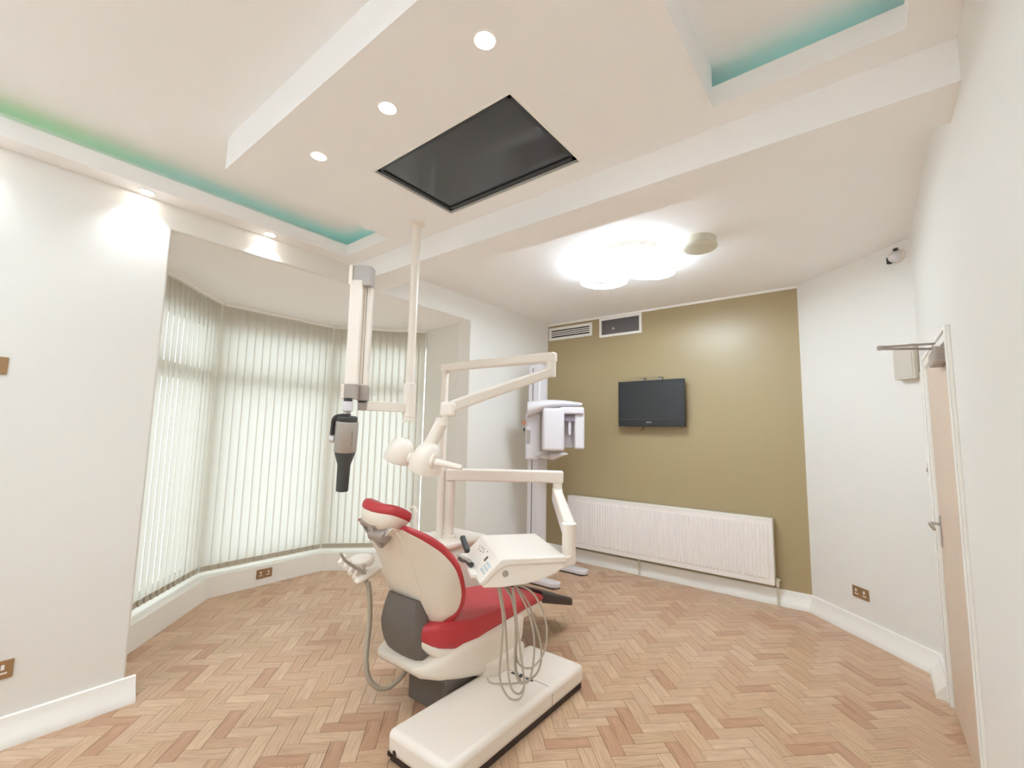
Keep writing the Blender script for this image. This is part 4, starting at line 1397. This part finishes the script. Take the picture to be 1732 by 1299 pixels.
# lettering that runs up the tube head
fc = bpy.data.curves.new('lettering', 'FONT')
fc.body = 'HELIODENT'
fc.size = 0.0135
fc.space_character = 1.25
fc.extrude = 0.0003
fc.align_x = 'CENTER'
fc.align_y = 'CENTER'
fo = bpy.data.objects.new('lettering', fc)
C.objects.link(fo)
fc.materials.append(mat('lettering_grey', (108, 98, 90), 0.5))
gm = g0 + ax * (Lg * 0.53)
vd = (CAM - gm)
vd = (vd - ax * vd.dot(ax)).normalized()
sd = vd.cross(ax).normalized()
if sd.dot(RT) < 0:
    sd = -sd
nn = (vd * math.cos(0.55) + sd * math.sin(0.55)).normalized()
xx = -ax
yy = nn.cross(xx)
mw = Matrix((xx, yy, nn)).transposed().to_4x4()
mw.translation = gm + nn * 0.0637
dg = bpy.context.evaluated_depsgraph_get()
bpy.context.view_layer.update()
me = bpy.data.meshes.new_from_object(fo.evaluated_get(bpy.context.evaluated_depsgraph_get()))
bpy.data.objects.remove(fo)
me.transform(mw)
me.transform(Matrix.Translation(-WL[hd.name]))
lo = bpy.data.objects.new('lettering', me)
C.objects.link(lo)
lo.parent = hd

# ------------------------------------------------------------------ panoramic x-ray machine by the olive wall
px_ = Vector((-3.0, 4.33, 0))
pano = empty('panoramic_xray', tuple(px_), 'tall pale grey panoramic dental x-ray machine in the corner by the olive wall', 'x-ray machine')
MB().span((-3.10, 4.24, 0.06), (-2.94, 4.40, 2.34)).build('column', M_COOLW, pano, bevel=0.012, seg=2)
MB().span((-3.04, 4.237, 0.2), (-3.03, 4.241, 2.3)).build('column_groove', M_GLINE, pano)
MB().span((-3.2, 3.93, 0.0), (-2.88, 4.62, 0.065)).build('base_plate', M_COOLW, pano, bevel=0.015, seg=3)
for y in (3.985, 4.555):
    MB().prism([(-2.95, y - 0.06), (-2.55, y - 0.06), (-2.50, y - 0.025), (-2.50, y + 0.04), (-2.53, y + 0.06), (-2.95, y + 0.06)], 0.012, 0.062).build('base_foot', M_COOLW, pano, bevel=0.012, seg=3, smooth=40)
    MB().prism([(-2.95, y - 0.05), (-2.55, y - 0.05), (-2.51, y + 0.03), (-2.95, y + 0.05)], 0.0, 0.014).build('foot_pad', M_DARK, pano)
DP = 5.05
RB = Matrix((rr, ff, Vector((0, 0, 1)))).transposed()


def pbox(name, x0, y0, x1, y1, depth, thick, material, bev=0.015, seg=3, parent=None):
    k = depth / F_PX
    c = ond(((x0 + x1) / 2, (y0 + y1) / 2), depth)
    return MB().box(c, ((x1 - x0) * k, thick, (y1 - y0) * k), RB).build(name, material, parent or pano, bevel=bev, seg=seg, smooth=40)


car = pbox('carriage', 889, 698, 912, 776, 5.12, 0.20, M_COOLW, 0.02)
pbox('panel_display', 890.2, 727, 897, 750, 5.015, 0.01, M_GREYP, 0.002, 2, car)
pbox('emergency_button', 884, 712, 889, 718, 5.05, 0.03, M_ORANGE, 0.004, 2, car)
pbox('key_lock', 885, 724, 888, 729, 5.05, 0.02, M_DARK, 0.002, 2, car)
# swept overhead arm
rg = []
for t in range(13):
    q = t / 12
    xpx = 892 + (984 - 892) * q
    ymid = 684 + 9 * (1 - q) ** 3 - 0.5 * math.sin(q * 3.14) * 3
    wv = 0.05 + 0.11 * math.sin(min(1, q * 1.1 + 0.12) * math.pi) ** 0.7 if q < 1 else 0.03
    hv = 0.038 * (1 - 0.55 * q ** 3) + 0.05 * (1 - q) ** 2
    c = ond((xpx, ymid), 5.0)
    rg.append([c + ff * (math.cos(a) * wv) + Vector((0, 0, math.sin(a) * hv)) for a in [2 * math.pi * j / 18 for j in range(18)]])
MB().ring_loft(rg).build('overhead_arm', M_COOLW, pano, smooth=60)
pbox('sensor_head', 917, 690.5, 953, 762, 4.92, 0.22, M_COOLW, 0.03, 4)
pbox('bridge', 945, 689, 986, 701, 4.96, 0.2, M_COOLW, 0.02, 4)
pbox('tube_housing', 970, 697, 986.5, 759, 4.98, 0.20, M_COOLW, 0.018, 4)
pbox('rear_fairing', 952, 700, 974, 757, 5.12, 0.05, M_COOLW, 0.012, 3)
pbox('head_clamp', 954, 703, 975, 713, 4.97, 0.10, mat('lilac_grey_plastic', (158, 152, 168), 0.4), 0.01, 3)
pbox('temple_bar', 961, 712, 966, 736, 4.95, 0.03, M_COOLW, 0.006, 2)
rg = []
for t, wv, hv in ((0, 0.02, 0.01), (0.1, 0.06, 0.03), (0.35, 0.08, 0.042), (0.6, 0.085, 0.045), (0.85, 0.07, 0.02), (1.0, 0.03, 0.008)):
    c = ond((905 + 55 * t, 768 + (3 if 0.2 < t < 0.7 else 0)), 4.98)
    rg.append([c + ff * (math.cos(a) * wv) + Vector((0, 0, math.sin(a) * hv)) for a in [2 * math.pi * j / 16 for j in range(16)]])
MB().ring_loft(rg).build('chin_rest', M_COOLW, pano, smooth=60)
pbox('hand_grip', 913, 768, 930, 777, 4.86, 0.05, M_GREYP, 0.012, 3)
pbox('rear_rail', 909, 700, 913, 765, 5.03, 0.03, M_COOLW, 0.005, 2)
pbox('column_label', 915, 894, 919, 904, 5.17, 0.01, M_BRASS, 0.001, 1)
